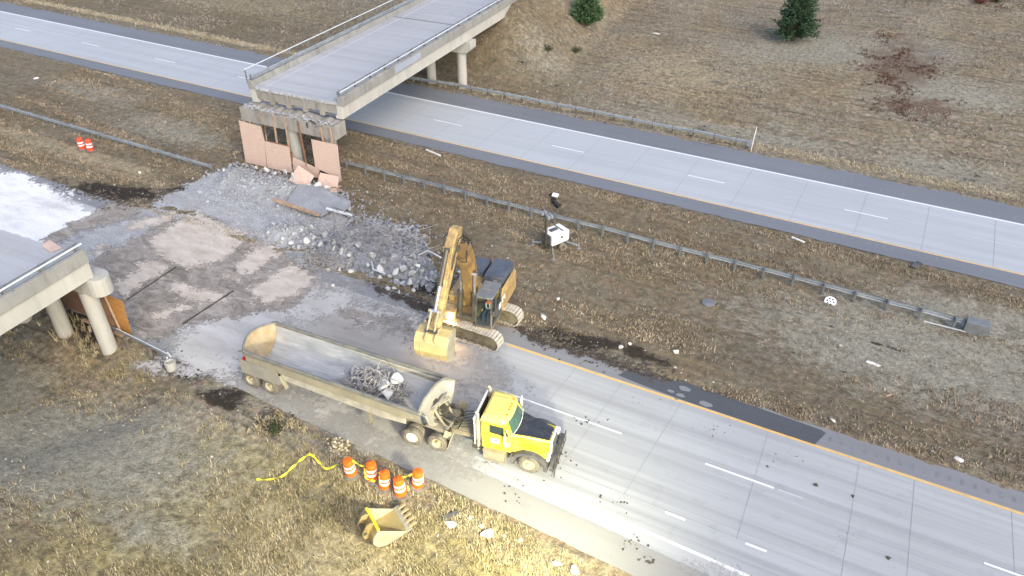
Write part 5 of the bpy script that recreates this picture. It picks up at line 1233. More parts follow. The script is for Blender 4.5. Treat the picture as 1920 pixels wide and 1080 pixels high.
# hood: yellow flanks with black top, tapering to the grille
def hood_ring(x, w, zt, zb, r=.12): return [(x, -w, zb), (x, -w, zt-r), (x, -w+r*.4, zt-r*.25), (x, -w+r, zt), (x, w-r, zt), (x, w-r*.4, zt-r*.25), (x, w, zt-r), (x, w, zb)]
mb = MB(); mb.loft([hood_ring(.86, .52, 1.74, 1.0), hood_ring(.4, .60, 1.82, 1.0), hood_ring(-.3, .74, 1.93, 1.0), hood_ring(-1.0, .92, 2.03, 1.0)]); mb.build('hood', M['yellow_truck'], tk, smooth=40)
mb = MB()
top = [(.80, .45, 1.755), (.4, .52, 1.828), (-.3, .66, 1.938), (-.98, .82, 2.034)]
mb.add([(x, -w, z+.004) for x, w, z in top]+[(x, w, z+.004) for x, w, z in top], [(0, 1, 5, 4), (1, 2, 6, 5), (2, 3, 7, 6)]); 
for y in (-.18, .18): mb.bar((.75, y*.9, 1.768), (-.95, y*1.5, 2.044), .03, .012)
mb.build('hood_top', M['black_hood'], tk)
mb = MB(); mb.box((.90, 0, 1.38), (.10, 1.12, .86)); mb.build('grille_surround', M['reflective'], tk, bev=.04)
mb = MB(); mb.box((.955, 0, 1.36), (.03, .92, .66))
for k in range(9): mb.box((.972, -.4+.1*k, 1.36), (.02, .03, .64))
mb.build('grille', M['dark_plastic'], tk)
mb = MB(); mb.tube([(.83, 0, 1.76), (.95, 0, 1.88), (.8, 0, 1.90)], .03, 6); mb.build('hood_ornament', M['chrome'], tk)
mb = MB(); mb.box((1.10, 0, .62), (.22, 2.3, .32)); mb.box((1.26, -.7, .62), (.03, .5, .2)); mb.build('bumper', M['dark_plastic'], tk, bev=.05)
mb = MB()
for y in np.linspace(-1.0, 1.0, 6): mb.bar((1.28, y, .5), (1.26, y, 1.18), .03, .03)
for z in (.52, 1.18): mb.bar((1.27, -1.0, z), (1.27, 1.0, z), .04, .04)
mb.build('grille_guard', M['dark_steel'], tk)
mb = MB(); mb.bar((1.28, -1.2, .9), (1.28, -1.2, .25), .05, .22); mb.build('side_guide', M['dark_plastic'], tk)
for sy in (-1, 1):
    mb = MB(); ring = []
    for a in np.linspace(R(-8), R(188), 18):
        for r in (.64, .74): pass
    outer = [(.86*math.cos(a)*1.08, .56+.80*math.sin(a)) for a in np.linspace(R(-12), R(190), 20)]; inner = [(.68*math.cos(a)*1.08, .56+.63*math.sin(a)) for a in np.linspace(R(-12), R(190), 20)]
    mb.prism(outer+inner[::-1], sy*.70, sy*1.24, 'XZ'); mb.build('fender', M['dark_plastic'], tk, smooth=35)
    mb = MB(); mb.prism([(.86, 1.0), (.86, 1.30), (.55, 1.36), (-.5, 1.45), (-1.0, 1.52), (-1.0, 1.0)], sy*.50, sy*.98, 'XZ'); mb.build('hood_flank', M['yellow_truck'], tk, bev=.04)
    mb = MB(); mb.box((.90, sy*.92, 1.12), (.14, .34, .24)); mb.build('headlight', M['white_steel'], tk, bev=.04)
    for k in range(3):
        mb = MB(); mb.box((-.32+.12*k, sy*.985, 1.30-.01*k), (.07, .012, .10)); mb.build('flank_badge', M['dark_plastic'], tk)
# cab
def cabring(z, x0, x1, w): return [(x0, -w, z), (x1-.12, -w, z), (x1, -w+.18, z), (x1, w-.18, z), (x1-.12, w, z), (x0, w, z)]
mb = MB(); mb.loft([cabring(.92, -2.42, -.86, 1.03), cabring(1.95, -2.44, -.86, 1.05), cabring(2.02, -2.44, -.92, 1.05), cabring(2.66, -2.42, -1.22, .98)]); mb.build('cab', M['yellow_truck'], tk, bev=.04)
def roofring(z, x0, x1, w, n=10):
    pts = [(x0, -w, z)]
    for a in np.linspace(-math.pi/2, math.pi/2, n): pts.append((x1-.30+.30*math.cos(a), w*math.sin(a), z))
    pts.append((x0, w, z)); return pts
mb = MB(); mb.loft([roofring(2.60, -2.46, -1.10, 1.0), roofring(2.72, -2.46, -1.06, 1.0), roofring(2.86, -2.42, -1.14, .93), roofring(2.93, -2.30, -1.35, .75)]); 
mb.bar((-2.3, -.45, 2.94), (-1.5, -.45, 2.94), .10, .03); mb.bar((-2.3, .45, 2.94), (-1.5, .45, 2.94), .10, .03); rf = mb.build('cab_roof', M['truck_roof_lit'], tk, bev=.03)
for y in (-.55, -.2, 0, .2, .55):
    mb = MB(); mb.box((-1.28, y, 2.93), (.10, .10, .05)); mb.build('marker_light', M['amber'], rf, bev=.01)
mb = MB(); n = 9; lo_ = []; hi_ = []
for a in np.linspace(-1, 1, n):
    lo_.append((-.80-.16*a*a, a*.97, 2.02)); hi_.append((-1.13-.14*a*a, a*.90, 2.62))
mb.add(lo_+hi_, [(i, i+1, n+i+1, n+i) for i in range(n-1)]); mb.build('windscreen', M['windscreen'], tk, smooth=60)
mb = MB(); mb.tube([(p[0]+.015, p[1], p[2]-.01) for p in lo_], .022, 6); mb.build('cowl_trim', M['white_steel'], tk, smooth=50)
mb = MB(); mb.bar((-.79, -.45, 2.05), (-.98, -.1, 2.35), .015, .02); mb.bar((-.79, .45, 2.05), (-.98, .1, 2.35), .015, .02); mb.build('wiper', M['dark_plastic'], tk)
for sy in (-1, 1):
    mb = MB(); mb.box((-1.62, sy*1.055, 1.52), (.98, .03, 1.0)); dr = mb.build('door', M['yellow_truck'], tk, bev=.02)
    mb = MB(); mb.add([(-2.0, sy*1.068, 2.06), (-1.30, sy*1.072, 2.0), (-1.30, sy*1.03, 2.50), (-2.0, sy*1.03, 2.52)], [(0, 1, 2, 3)]); mb.add([(-1.24, sy*1.07, 2.02), (-1.02, sy*1.06, 2.04), (-1.22, sy*1.035, 2.44), (-1.24, sy*1.035, 2.48)], [(0, 1, 2, 3)]); mb.build('window', M['side_glass'], dr)
    mb = MB(); mb.bar((-1.27, sy*1.075, 2.0), (-1.27, sy*1.045, 2.5), .03, .03); mb.build('window_post', M['yellow_truck'], dr)
    mb = MB(); mb.box((-1.72, sy*1.075, 1.56), (.44, .012, .30)); mb.build('door_decal', M['reflective'], dr); mb = MB(); mb.box((-1.66, sy*1.083, 1.62), (.2, .010, .09)); mb.build('decal_mark', M['purple'], dr)
    mb = MB(); mb.box((-1.08, sy*1.075, 1.52), (.26, .015, .34)); mb.build('kick_window', M['dusty_rim'], dr, bev=.02)
    mb = MB(); mb.box((-2.02, sy*1.08, 1.8), (.12, .03, .05)); mb.build('handle', M['dark_plastic'], dr)
    # mirrors on long brackets
    mb = MB(); mb.tube([(-1.1, sy*1.06, 2.5), (-1.12, sy*1.36, 2.52), (-1.12, sy*1.36, 1.55), (-1.1, sy*1.06, 1.5)], .018, 6); mb.box((-1.14, sy*1.36, 2.05), (.06, .17, .52)); mb.build('mirror', M['white_steel'], tk)
    # steps and tank below the door
    mb = MB(); mb.box((-1.75, sy*1.0, .62), (1.1, .42, .50)); 
    for k in range(7): mb.bar((-2.28+.16*k, sy*1.215, .42), (-2.28+.16*k, sy*1.215, .82), .03, .012)
    mb.build('fuel_tank', M['tank'], tk, bev=.05)
    mb = MB(); mb.box((-1.75, sy*1.12, .91), (1.15, .24, .05)); mb.box((-1.75, sy*1.2, .36), (1.0, .16, .04)); mb.bar((-1.15, sy*1.26, .9), (-1.15, sy*1.26, .3), .03, .03); mb.build('step', M['tank'], tk)
    mb = MB(); mb.tube([(-2.62, sy*.92, .62), (-2.62, sy*.92, 1.3)], .09, 12); mb.tube([(-2.62, sy*.92, 1.3), (-2.62, sy*.92, 2.55)], .125, 14); mb.tube([(-2.62, sy*.92, 2.55), (-2.62, sy*.92, 2.95), (-2.72, sy*.92, 3.1)], .075, 12); mb.build('exhaust_stack', M['stack'], tk, smooth=40)
    mb = MB(); mb.tube([(-2.95, sy*.75, .75), (-2.4, sy*.75, .75)], .26, 16); mb.build('air_tank', M['dark_steel'], tk, smooth=40)
# headache rack behind the cab
mb = MB()
for y in (-.98, .98): mb.bar((-2.78, y, .95), (-2.78, y, 2.62), .06, .06)
mb.bar((-2.78, -1.03, 2.66), (-2.78, 1.03, 2.66), .10, .10); hr = mb.build('headache_rack', M['white_steel'], tk, bev=.01); mb = MB(); mb.box((-2.76, 0, 1.7), (.02, 1.9, 1.7)); mb.build('rack_mesh', M['mesh'], hr)
mb = MB()
for k in range(6):
    y = -.3+.12*k; mb.tube([(-2.82, y, 1.9), (-3.2-.1*k, y*1.2, 1.35+.05*k), (-3.7-.06*k, y*1.3, 1.25), (-4.3, y, 1.5+.03*k)], .025, 6)
mb.build('air_hose', M['hose'], tk, smooth=60)
for sy in (-1, 1):
    mb = MB(); mb.bar((-3.92, sy*1.08, 1.22), (-4.12, sy*1.08, .45), .50, .02, up=(1, 0, 0)); mb.bar((-4.0, sy*1.08, 1.14), (-4.35, sy*1.08, 1.24), .5, .02, up=(0, 1, 0)); mb.build('quarter_fender', M['dusty_rim'], tk)
mb = MB(); mb.box((-3.4, 0, 1.03), (.9, .75, .04)); mb.build('deck_plate', M['frame_steel'], tk)

# ------------------------------------------------------------------ half-round dump trailer (local x from the tailgate forward)
tl = thing('dump_trailer', 'long half-round steel dump trailer behind the yellow truck', 'trailer', (-26.75, 22.13, 0), R(2.25))
ZR = 2.68; Wd = 1.30; Dp = 1.50
def arc(x, w, d, n=22, lift=0): return [(x, w*math.copysign(abs(math.cos(a))**.85, math.cos(a)), ZR+lift-d*math.sin(a)**.9) for a in np.linspace(math.pi, 2*math.pi, n+1)-math.pi]
mb = MB(); ringsO = [arc(.25, Wd+.03, Dp+.04), arc(5.5, Wd+.05, Dp+.04), arc(10.95, Wd+.09, Dp+.04)]; mb.loft(ringsO, closed=False); tub = mb.build('tub', M['tub'], tl, smooth=60, fix=False)
mb = MB(); ringsI = [arc(.25, Wd-.03, Dp-.03), arc(5.5, Wd-.01, Dp-.03), arc(10.95, Wd+.03, Dp-.03)]; mb.loft(ringsI, closed=False); mb.build('lining', M['lining'], tub, smooth=60, fix=False)
for sy in (-1, 1):
    mb = MB(); mb.box((0, 0, 0), (1, 1, 1)); mb = MB()
    mb.bar((.2, sy*(Wd+.03), ZR-.02), (11.0, sy*(Wd+.09), ZR-.02), .16, .20); mb.build('top_rail', M['tub_rim'], tl, bev=.03)
    mb = MB(); mb.prism([(.35, 2.48), (10.5, 2.48), (10.5, 2.12), (9.8, 1.92), (2.2, 2.0), (.35, 2.1)], sy*(Wd-.02), sy*(Wd+.07), 'XZ'); mb.build('side_skirt', M['tub_side'], tl, bev=.015)
    mb = MB(); mb.prism([(2.4, 1.98), (10.0, 1.86), (10.0, 1.42), (8.6, 1.28), (2.6, 1.42)], sy*(Wd-.14), sy*(Wd-.08), 'XZ'); mb.build('lower_panel', M['low_panel'], tl, bev=.015)
    # panel over the rear wheels
    mb = MB(); mb.prism([(-.18, 2.05), (2.3, 1.98), (2.5, 1.35), (2.3, 1.10), (-.22, 1.10)], sy*(Wd+.02), sy*(Wd+.06), 'XZ'); mb.box((.95, sy*(Wd-.28), 1.11), (2.7, .66, .03)); mb.build('wheel_panel', M['tub'], tl, bev=.01)
    mb = MB(); mb.bar((2.42, sy*1.25, 1.75), (2.70, sy*1.25, .95), .25, .02, up=(1, 0, 0)); mb.build('mud_guard', M['tub_side'], tl)
    for x in (.12, 1.42): wheel(tl, x, sy*1.10, .52, .28, sy, M['dusty_rim'], dual=True, deep=.11)
    mb = MB(); mb.box((0, sy*1.18, 1.98), (.10, .16, .22)); mb.build('tail_light', M['redlens'], tl, bev=.02)
    # landing leg with its braces
    mb = MB(); mb.box((7.75, sy*1.06, .95), (.13, .13, .85)); mb.box((7.75, sy*1.06, .50), (.26, .26, .04)); mb.bar((7.75, sy*1.06, 1.1), (8.35, sy*1.06, 1.6), .07, .07); mb.bar((7.75, sy*1.06, 1.1), (7.15, sy*1.06, 1.6), .07, .07); mb.build('landing_leg', M['frame_steel'], tl)
    mb = MB(); mb.box((5.6, sy*.42, 1.02), (9.0, .12, .26)); mb.build('chassis_rail', M['frame_steel'], tl)
mb = MB()
for x in (.12, 1.42): mb.tube([(x, -1.0, .52), (x, 1.0, .52)], .09, 10)
for x in (-.1, 1.0, 2.2, 4.0, 6.0, 7.75, 9.2): mb.box((x, 0, 1.05), (.12, 1.9, .14))
mb.build('axle', M['dark_steel'], tl)
# rounded tailgate bulging backwards
mb = MB(); rows = []
for j, q in enumerate(np.linspace(0, 1, 7)):
    row = []
    for a in np.linspace(-1, 1, 17):
        zb = ZR-Dp*math.sqrt(max(0, 1-a*a))*.98; zt = ZR+.16*(1-a*a)
        z = zb+(zt-zb)*q; x = .25-(.55*(1-a*a)*q**1.2)
        row.append((x, a*(Wd+.02), z))
    rows.append(row)
mb.loft(rows, closed=False); tg_ = mb.build('tailgate', M['tub'], tl, smooth=60, fix=False); sm = tg_.modifiers.new('solid', 'SOLIDIFY'); sm.thickness = .04
mb = MB(); mb.loft([[(x+.035, y*.985, z) for x, y, z in r] for r in rows], closed=False); mb.build('tailgate_lining', M['tailgate_in'], tg_, smooth=60, fix=False)
mb = MB(); mb.tube([(p[0], p[1], p[2]+.01) for p in rows[-1]], .065, 8); mb.build('gate_rim', M['tub_rim'], tg_, smooth=50)
mb = MB(); mb.tube([(-.05, 1.36, 2.6), (.35, 1.36, 2.78)], .06, 8); mb.build('gate_hinge', M['tub_rim'], tg_)
mb = MB(); mb.tube([(-.05, -1.36, 2.6), (.35, -1.36, 2.78)], .06, 8); mb.build('gate_hinge', M['tub_rim'], tg_)
# sloping front bulkhead
mb = MB(); rows = []
for q in np.linspace(0, 1, 6):
    row = []
    for a in np.linspace(-1, 1, 17):
        zb = ZR-Dp*math.sqrt(max(0, 1-a*a))*.98; zt = ZR+.22*(1-a**4); z = zb+(zt-zb)*q; x = 11.4-.65*q*(1-.25*a*a)
        row.append((x, a*(Wd+.09), z))
    rows.append(row)
mb.loft(rows, closed=False); bh = mb.build('bulkhead', M['tub'], tl, smooth=60, fix=False); sm = bh.modifiers.new('solid', 'SOLIDIFY'); sm.thickness = .05
mb = MB(); mb.tube([(p[0], p[1], p[2]) for p in rows[-1]], .06, 8); mb.build('bulkhead_rim', M['tub_rim'], bh, smooth=50)
# lifting gear and hoses at the front
mb = MB()
for y in (-.55, .55): mb.bar((10.85, y, 1.15), (11.2, y*.8, 2.25), .14, .10); mb.bar((11.2, y*.8, 2.25), (11.75, y*.8, 1.3), .10, .10)
mb.bar((11.2, -.6, 2.25), (11.2, .6, 2.25), .12, .12); mb.box((11.3, 0, 1.25), (1.4, 1.5, .18)); mb.bar((11.1, -.95, 1.95), (11.1, .8, 2.05), .16, .12); mb.build('lift_frame', M['tub_side'], tl, bev=.01)
mb = MB(); mb.tube([(11.0, 0, 1.25), (11.05, 0, 2.35)], .16, 14); mb.tube([(11.25, -.3, 1.3), (11.25, -.3, 1.9)], .13, 12); mb.box((11.35, .35, 1.6), (.4, .45, .5)); mb.build('lift_cylinder', M['dark_steel'], tl, smooth=40)
mb = MB(); rs = np.random.RandomState(4)
for k in range(9):
    y = rs.uniform(-.7, .5); mb.tube([(11.2, y, 1.5+.4*rs.rand()), (11.6+.3*rs.rand(), y+.1, 1.3+.3*rs.rand()), (12.0+.3*rs.rand(), y+.3*rs.normal()*.5, 1.15), (11.9, y*.5, 1.35), (11.5, y*.4, 1.45)], .025, 6)
mb.build('hydraulic_hose', M['hose'], tl, smooth=60)
mb = MB(); mb.bar((11.0, -.85, 2.2), (11.3, .0, 2.35), .16, .05); mb.bar((11.25, .05, 2.2), (11.5, .6, 2.3), .2, .05); mb.build('bent_plate', M['stack'], tl)
# what lies in the trailer
def tlw(x, y, z): return tl.matrix_basis @ Vector((x, y, z))
tl_M = Matrix.Translation(Vector((-26.75, 22.13, 0))) @ Matrix.Rotation(R(2.25), 4, 'Z')
rs = np.random.RandomState(21)
c = tl_M @ Vector((7.35, .15, 1.4)); tangle('rebar_tangle', 'heap of tangled reinforcing wire lying in the trailer', (c.x, c.y, c.z), (1.9, 1.0, 1.15), 230, rs, r=.017, step=.16)
for (x, y, z, s, lab) in ((8.0, .1, 2.25, .48, 'jagged pale concrete piece on top of the wire in the trailer'), (8.45, .5, 2.3, .38, 'upright pale shard of concrete at the front of the trailer load'), (7.75, -.95, 1.72, .32, 'smooth pale lump on the near side of the trailer load'), (8.9, -.72, 1.5, .30, 'round pale lump at the front foot of the trailer load'), (8.5, -.35, 2.1, .38, 'pale slab piece in front of the wire in the trailer'), (6.6, .55, 1.75, .18, 'small pale lump at the rear of the trailer load'), (7.3, .5, 1.95, .2, 'small pale lump buried in the wire of the trailer')):
    v = chunk_shape(rs, ICO2_V, 11)*s; o = mesh_np('concrete_chunk', v, ICO2_F, M['chunk']); o.location = tl_M @ Vector((x, y, z)); o.rotation_euler = (rs.uniform(0, 1), rs.uniform(0, 1), rs.uniform(0, 6)); tag(o, lab, 'concrete chunk', 'concrete in the trailer')
P = []; S = []
for _ in range(160):
    x = rs.normal(7.3, .9); y = rs.normal(0, .55); 
    if abs(y) < 1.1 and x < 9.8: P.append(tuple(tl_M @ Vector((x, y, 2.68-1.46*math.sqrt(max(.05, 1-(y/1.3)**2))+.05+.35*max(0, 1-abs(x-7.6)/1.4)*rs.rand())))); S.append(rs.uniform(.04, .13))
o = scatter('trailer_grit', P, S, M['rubble'], rs); tag(o, kind='stuff')
# ------------------------------------------------------------------ traffic barrels, tape, spare bucket
def make_barrel(name, label, mat, group):
    t_ = thing(name, label, 'traffic barrel', (0, 0, 0), 0, group)
    mb = MB(); mb.lathe([(0, .04), (.285, .04), (.285, .30), (.272, .31), (.272, .52), (.258, .53), (.258, .74), (.244, .75), (.244, .95), (.22, 1.0), (.10, 1.03), (0, 1.03)], 28); mb.box((0, 0, 1.06), (.2, .035, .08)); body = mb.build('barrel_body', mat, t_, smooth=35)
    for z0, z1, r in ((.36, .49, .279), (.60, .73, .265)):
        mb = MB(); mb.lathe([(r-.012, z0), (r, z0), (r, z1), (r-.012, z1)], 28); mb.build('reflective_band', M['reflective'], t_, smooth=35)
    mb = MB(); mb.lathe([(0, 0), (.46, 0), (.46, .05), (.30, .09), (0, .09)], 24); mb.build('rubber_base', M['rubber'], t_, smooth=35)
    return t_
b0 = make_barrel('traffic_barrel', 'leftmost of five orange barrels, yellow tape trailing away from it over the grass', M['orange'], 'orange barrels beside the truck')
bx = [(659, 888), (697, 897), (721, 911), (752, 926), (784, 911)]
labs = ['', 'orange barrel second from the left, tape hanging down its front', 'orange barrel in the middle of the row, close against its neighbour', 'orange barrel nearest the bottom of the photo, tape starting at its top', 'orange barrel at the right end of the five, standing against the road edge']
for i, (px, py) in enumerate(bx):
    o = b0 if i == 0 else copy_tree(b0); q = G(px, py, -.02); o.location = (q.x, q.y, hz(q.x, q.y)-.02); o.rotation_euler = (R([4, -3, 5, -4, 2][i]), R([-3, 4, 2, 5, -2][i]), i*.7)
    if i: o['label'] = labs[i]
r0 = make_barrel('traffic_barrel', 'left one of two red striped barrels by the left median guardrail', M['red_barrel'], 'red barrels by the median guardrail')
for i, (px, py) in enumerate(((154, 275), (169, 279))):
    o = r0 if i == 0 else copy_tree(r0); q = G(px, py); o.location = (q.x, q.y, hz(q.x, q.y)); o.rotation_euler = (R(3-6*i), R(3), i)
    if i: o['label'] = 'right one of two red striped barrels by the left median guardrail'
def ribbon(mb, pts, w, rs):
    prev = None; pts = [Vector(p) for p in pts]
    n = len(pts); L = []; 
    for i, p in enumerate(pts):
        t_ = (pts[min(i+1, n-1)]-pts[max(i-1, 0)]).normalized(); s = t_.cross(Vector((0, 0, 1)))
        if s.length < .05: s = Vector((1, 0, 0))
        s.normalize(); s = Matrix.Rotation(.5*math.sin(i*1.3)+rs.normal()*.25, 3, t_) @ s; L += [p-s*w/2, p+s*w/2]
    mb.add(L, [(2*i, 2*i+1, 2*i+3, 2*i+2) for i in range(n-1)])
def smooth_pts(P, k=5):
    P = [Vector(p) for p in P]; out = []
    for i in range(len(P)-1):
        p0, p1, p2, p3 = P[max(i-1, 0)], P[i], P[i+1], P[min(i+2, len(P)-1)]
        for j in range(k):
            u = j/k; out.append(.5*((2*p1)+(p2-p0)*u+(2*p0-5*p1+4*p2-p3)*u*u+(3*p1-3*p2+p3-p0)*u**3))
    return out+[P[-1]]
rs = np.random.RandomState(9)
mb = MB()
grd = lambda px, py, dz=.10: (lambda q: (q.x, q.y, hz(q.x, q.y)+dz))(G(px, py, -.05))
p1 = [grd(481, 899), grd(500, 899), grd(528, 892), grd(548, 880, .2), grd(566, 867, .25), grd(583, 859, .28), grd(598, 870, .2), grd(612, 882, .12), grd(630, 882, .3)]
q = G(645, 867, .9); p1.append((q.x, q.y, .9)); ribbon(mb, smooth_pts(p1), .12, rs)
def tape(lab):
    global mb
    tag(mb.build('caution_tape', M['tape'], None, fix=False), lab, 'tape', 'caution tape round the barrels'); mb = MB()
tape('long yellow caution tape trailing over the grass left of the orange barrels')
def over(a, b, sag=.1, za=.93, zb=.93):
    A_, B_ = G(*a, za), G(*b, zb); pts = [A_.lerp(B_, i/8)-Vector((0, 0, sag*math.sin(math.pi*i/8))) for i in range(9)]; ribbon(mb, pts, .10, rs)
over((657, 861), (686, 876), .08); tape('yellow tape spanning between the two leftmost orange barrels')
over((683, 878), (686, 896), .02, .9, .25); over((686, 896), (704, 903), .02, .25, .15); tape('yellow tape hanging around the front of the second orange barrel')
over((712, 886), (713, 905), 0, .95, .5); tape('short yellow tape hanging down the middle orange barrel')
over((750, 896), (775, 888), .05); tape('yellow tape spanning to the rightmost orange barrel')
over((764, 912), (767, 920), 0, .5, .2); tape('tiny yellow tape end beside the lowest orange barrel')

# spare bucket lying on its back in the grass
sb = thing('excavator_bucket', 'worn yellow excavator bucket with five teeth lying in the grass', 'bucket', (-14.75, 16.55, -.05), 0)
tdir = Vector((.52, .85, 0)).normalized(); wdir = Vector((.85, -.52, 0)).normalized()
Mx = Matrix(((tdir.x, wdir.x, 0, 0), (tdir.y, wdir.y, 0, 0), (0, 0, 1, 0), (0, 0, 0, 1)))
prof2 = [(-.56, 1.14), (-.82, .88), (-.88, .5), (-.70, .14), (-.32, .0), (.22, .06), (.74, .24)]
b = bucket_on(sb, 'bucket_shell', 1.38, prof2, M['bucket_old'], Mx)
b.data.materials[0] = M['bucket_old']
for c_ in b.children:
    if c_.name.startswith(('bucket_ear', 'wear_strip')): bpy.data.objects.remove(c_)
def fin2(m): m.v = [tuple(Mx @ Vector(p)) for p in m.v]; return m
m = MB(); m.bar((-.54, -.69, 1.14), (-.54, .69, 1.14), .13, .18); fin2(m).build('torque_tube', M['bucket_bright'], b, bev=.03)
for s in (-.28, .28):
    m = MB(); m.prism([(-.54, 1.16), (-.70, 1.32), (-.94, 1.27), (-1.15, .9), (-1.1, .5), (-.88, .45), (-.82, .88)], s-.04, s+.04, 'XZ'); fin2(m).build('bucket_ear', M['bucket_old'], b, bev=.01)
m = MB(); m.lathe([(0, -.34), (.09, -.34), (.09, .34), (0, .34)], 12, (-1.03, 0, .85), 'Y'); fin2(m).build('pin', M['dark_steel'], b, smooth=40)

# ------------------------------------------------------------------ lighting plants
def light_plant_body(t_, white=True):
    mb = MB(); mb.prism([(-.75, .55), (.72, .55), (.80, .75), (.80, 1.35), (.62, 1.50), (-.55, 1.50), (-.75, 1.32)], -.52, .52, 'XZ'); mb.build('canopy', M['white_plastic'], t_, bev=.08)
    mb = MB(); mb.box((-.25, 0, 1.53), (.62, .3, .06)); mb.box((.2, 0, 1.515), (.10, 1.0, .03)); mb.build('canopy_trim', M['dark_plastic'], t_)
    mb = MB(); mb.box((-.80, 0, .98), (.12, .80, .70)); mb.build('control_panel', M['dark_plastic'], t_, bev=.03)
    mb = MB(); mb.box((0, 0, .48), (1.9, .9, .12)); mb.bar((.9, 0, .48), (1.9, 0, .45), .08, .08); mb.build('chassis', M['dark_steel'], t_)
    mb = MB(); mb.box((.1, .53, 1.05), (.22, .012, .2)); mb.box((.1, -.53, 1.05), (.22, .012, .2)); mb.build('grey_mark', M['roof_grey'], t_)
    mb = MB()
    for sx, sy in ((-1, -1), (-1, 1), (1, -1), (1, 1)):
        mb.bar((sx*.6, sy*.35, .42), (sx*1.15, sy*1.15, .30), .08, .08); mb.bar((sx*1.15, sy*1.15, .5), (sx*1.15, sy*1.15, .02), .06, .06); mb.box((sx*1.15, sy*1.15, .02), (.24, .24, .03))
    mb.build('outrigger', M['galv'], t_)
    for s in (-1, 1):
        m = MB(); m.lathe([(.12, -.09), (.27, -.09), (.30, -.05), (.30, .05), (.27, .09), (.12, .09)], 20, (.1, s*.62, .30), 'Y'); m.build('wheel', M['rubber'], t_, smooth=40)
q = G(1038, 463); 
lt = thing('lighting_plant', 'white portable lighting plant with its mast folded low, on outriggers in the median', 'lighting plant', (q.x, q.y+.35, hz(q.x, q.y)), R(64))
light_plant_body(lt)
mb = MB(); mb.box((-.92, 0, 1.35), (.14, .14, 2.1)); mb.box((-.92, 0, 2.3), (.09, .09, .9)); mb.box((-.92, 0, 2.75), (.12, .9, .08)); mb.build('mast', M['dark_steel'], lt)
for y in (-.34, .34):
    for s in (-.1, .1):
        m = MB(); m.box((-.92+s*1.3, y, 2.92), (.16, .30, .24)); m.build('floodlight', M['galv'], lt, bev=.03)
# the lit one stands just below the picture and throws the warm pool of light
LTP = (-4.2, 13.6)
lt2 = thing('lighting_plant', 'lighting plant with raised mast and lit floodlights on the near verge', 'lighting plant', (LTP[0], LTP[1], hz(*LTP)), R(150))
light_plant_body(lt2)
mb = MB(); mb.box((-.92, 0, 1.6), (.16, .16, 2.6)); mb.box((-.92, 0, 4.3), (.11, .11, 4.6)); mb.box((-.92, 0, 6.55), (.10, 1.5, .10)); mb.build('mast', M['galv'], lt2)
aim = Vector((-16, 22.5, 0))
for k, y in enumerate((-.66, -.22, .22, .66)):
    inv = Matrix.Rotation(-R(150), 4, 'Z') @ Matrix.Translation(Vector((-LTP[0], -LTP[1], -hz(*LTP))))
    tgt = inv @ (aim+Vector((-5.0*(k-1.5)*.9-4*(k == 3), 2.2*(1.5-k)*-1, 0))); p_ = Vector((-.86, y, 6.73)); d_ = (tgt-p_).normalized()
    rotm = d_.to_track_quat('-Z', 'Y').to_matrix(); m = MB(); m.box(p_-d_*.10, (.36, .30, .20), M=rotm); f_ = m.build('floodlight', M['galv'], lt2, bev=.02)
    m = MB(); m.box(p_+d_*.004, (.32, .26, .012), M=rotm); m.build('lens', M['flood'], f_)
    L = bpy.data.lights.new('floodlight_beam', 'SPOT'); L.energy = FLOOD_W; L.color = (1.0, .94, .62); L.spot_size = R(118); L.spot_blend = .9; L.shadow_soft_size = .16
    lo = bpy.data.objects.new('floodlight_beam', L); COL.objects.link(lo); lo.parent = lt2; lo.location = p_+d_*.03; lo.rotation_euler = d_.to_track_quat('-Z', 'Y').to_euler()

# ------------------------------------------------------------------ trees and shrubs
def leafmat(name, cols):
    t = NT(name, .75, 0, .25); g = t.n('ShaderNodeNewGeometry'); nz = t.noise(1.1, 4, .6)
    f = t.ma('ADD', t.ma('MULTIPLY', g.outputs['Random Per Island'], .6), t.ma('SUBTRACT', t.ma('MULTIPLY', nz, 1.1), .32))
    t.col(t.ramp(f, [(i/(len(cols)-1)*.8+.1, c) for i, c in enumerate(cols)])); return t.m
M['needle'] = leafmat('pine_needles', [(.012, .028, .016), (.030, .066, .036), (.055, .105, .055), (.085, .14, .072)])
M['needle_l'] = leafmat('young_pine_needles', [(.022, .050, .020), (.050, .105, .042), (.085, .16, .068), (.13, .21, .10)])
M['twig'] = leafmat('bare_twigs', [(.03, .025, .02), (.06, .048, .038), (.09, .075, .055)])
M['leaf_g'] = leafmat('shrub_leaves', [(.02, .028, .012), (.045, .058, .024), (.08, .09, .04)])
M['leaf_r'] = leafmat('red_shrub_leaves', [(.04, .015, .012), (.09, .03, .022), (.14, .055, .04)])
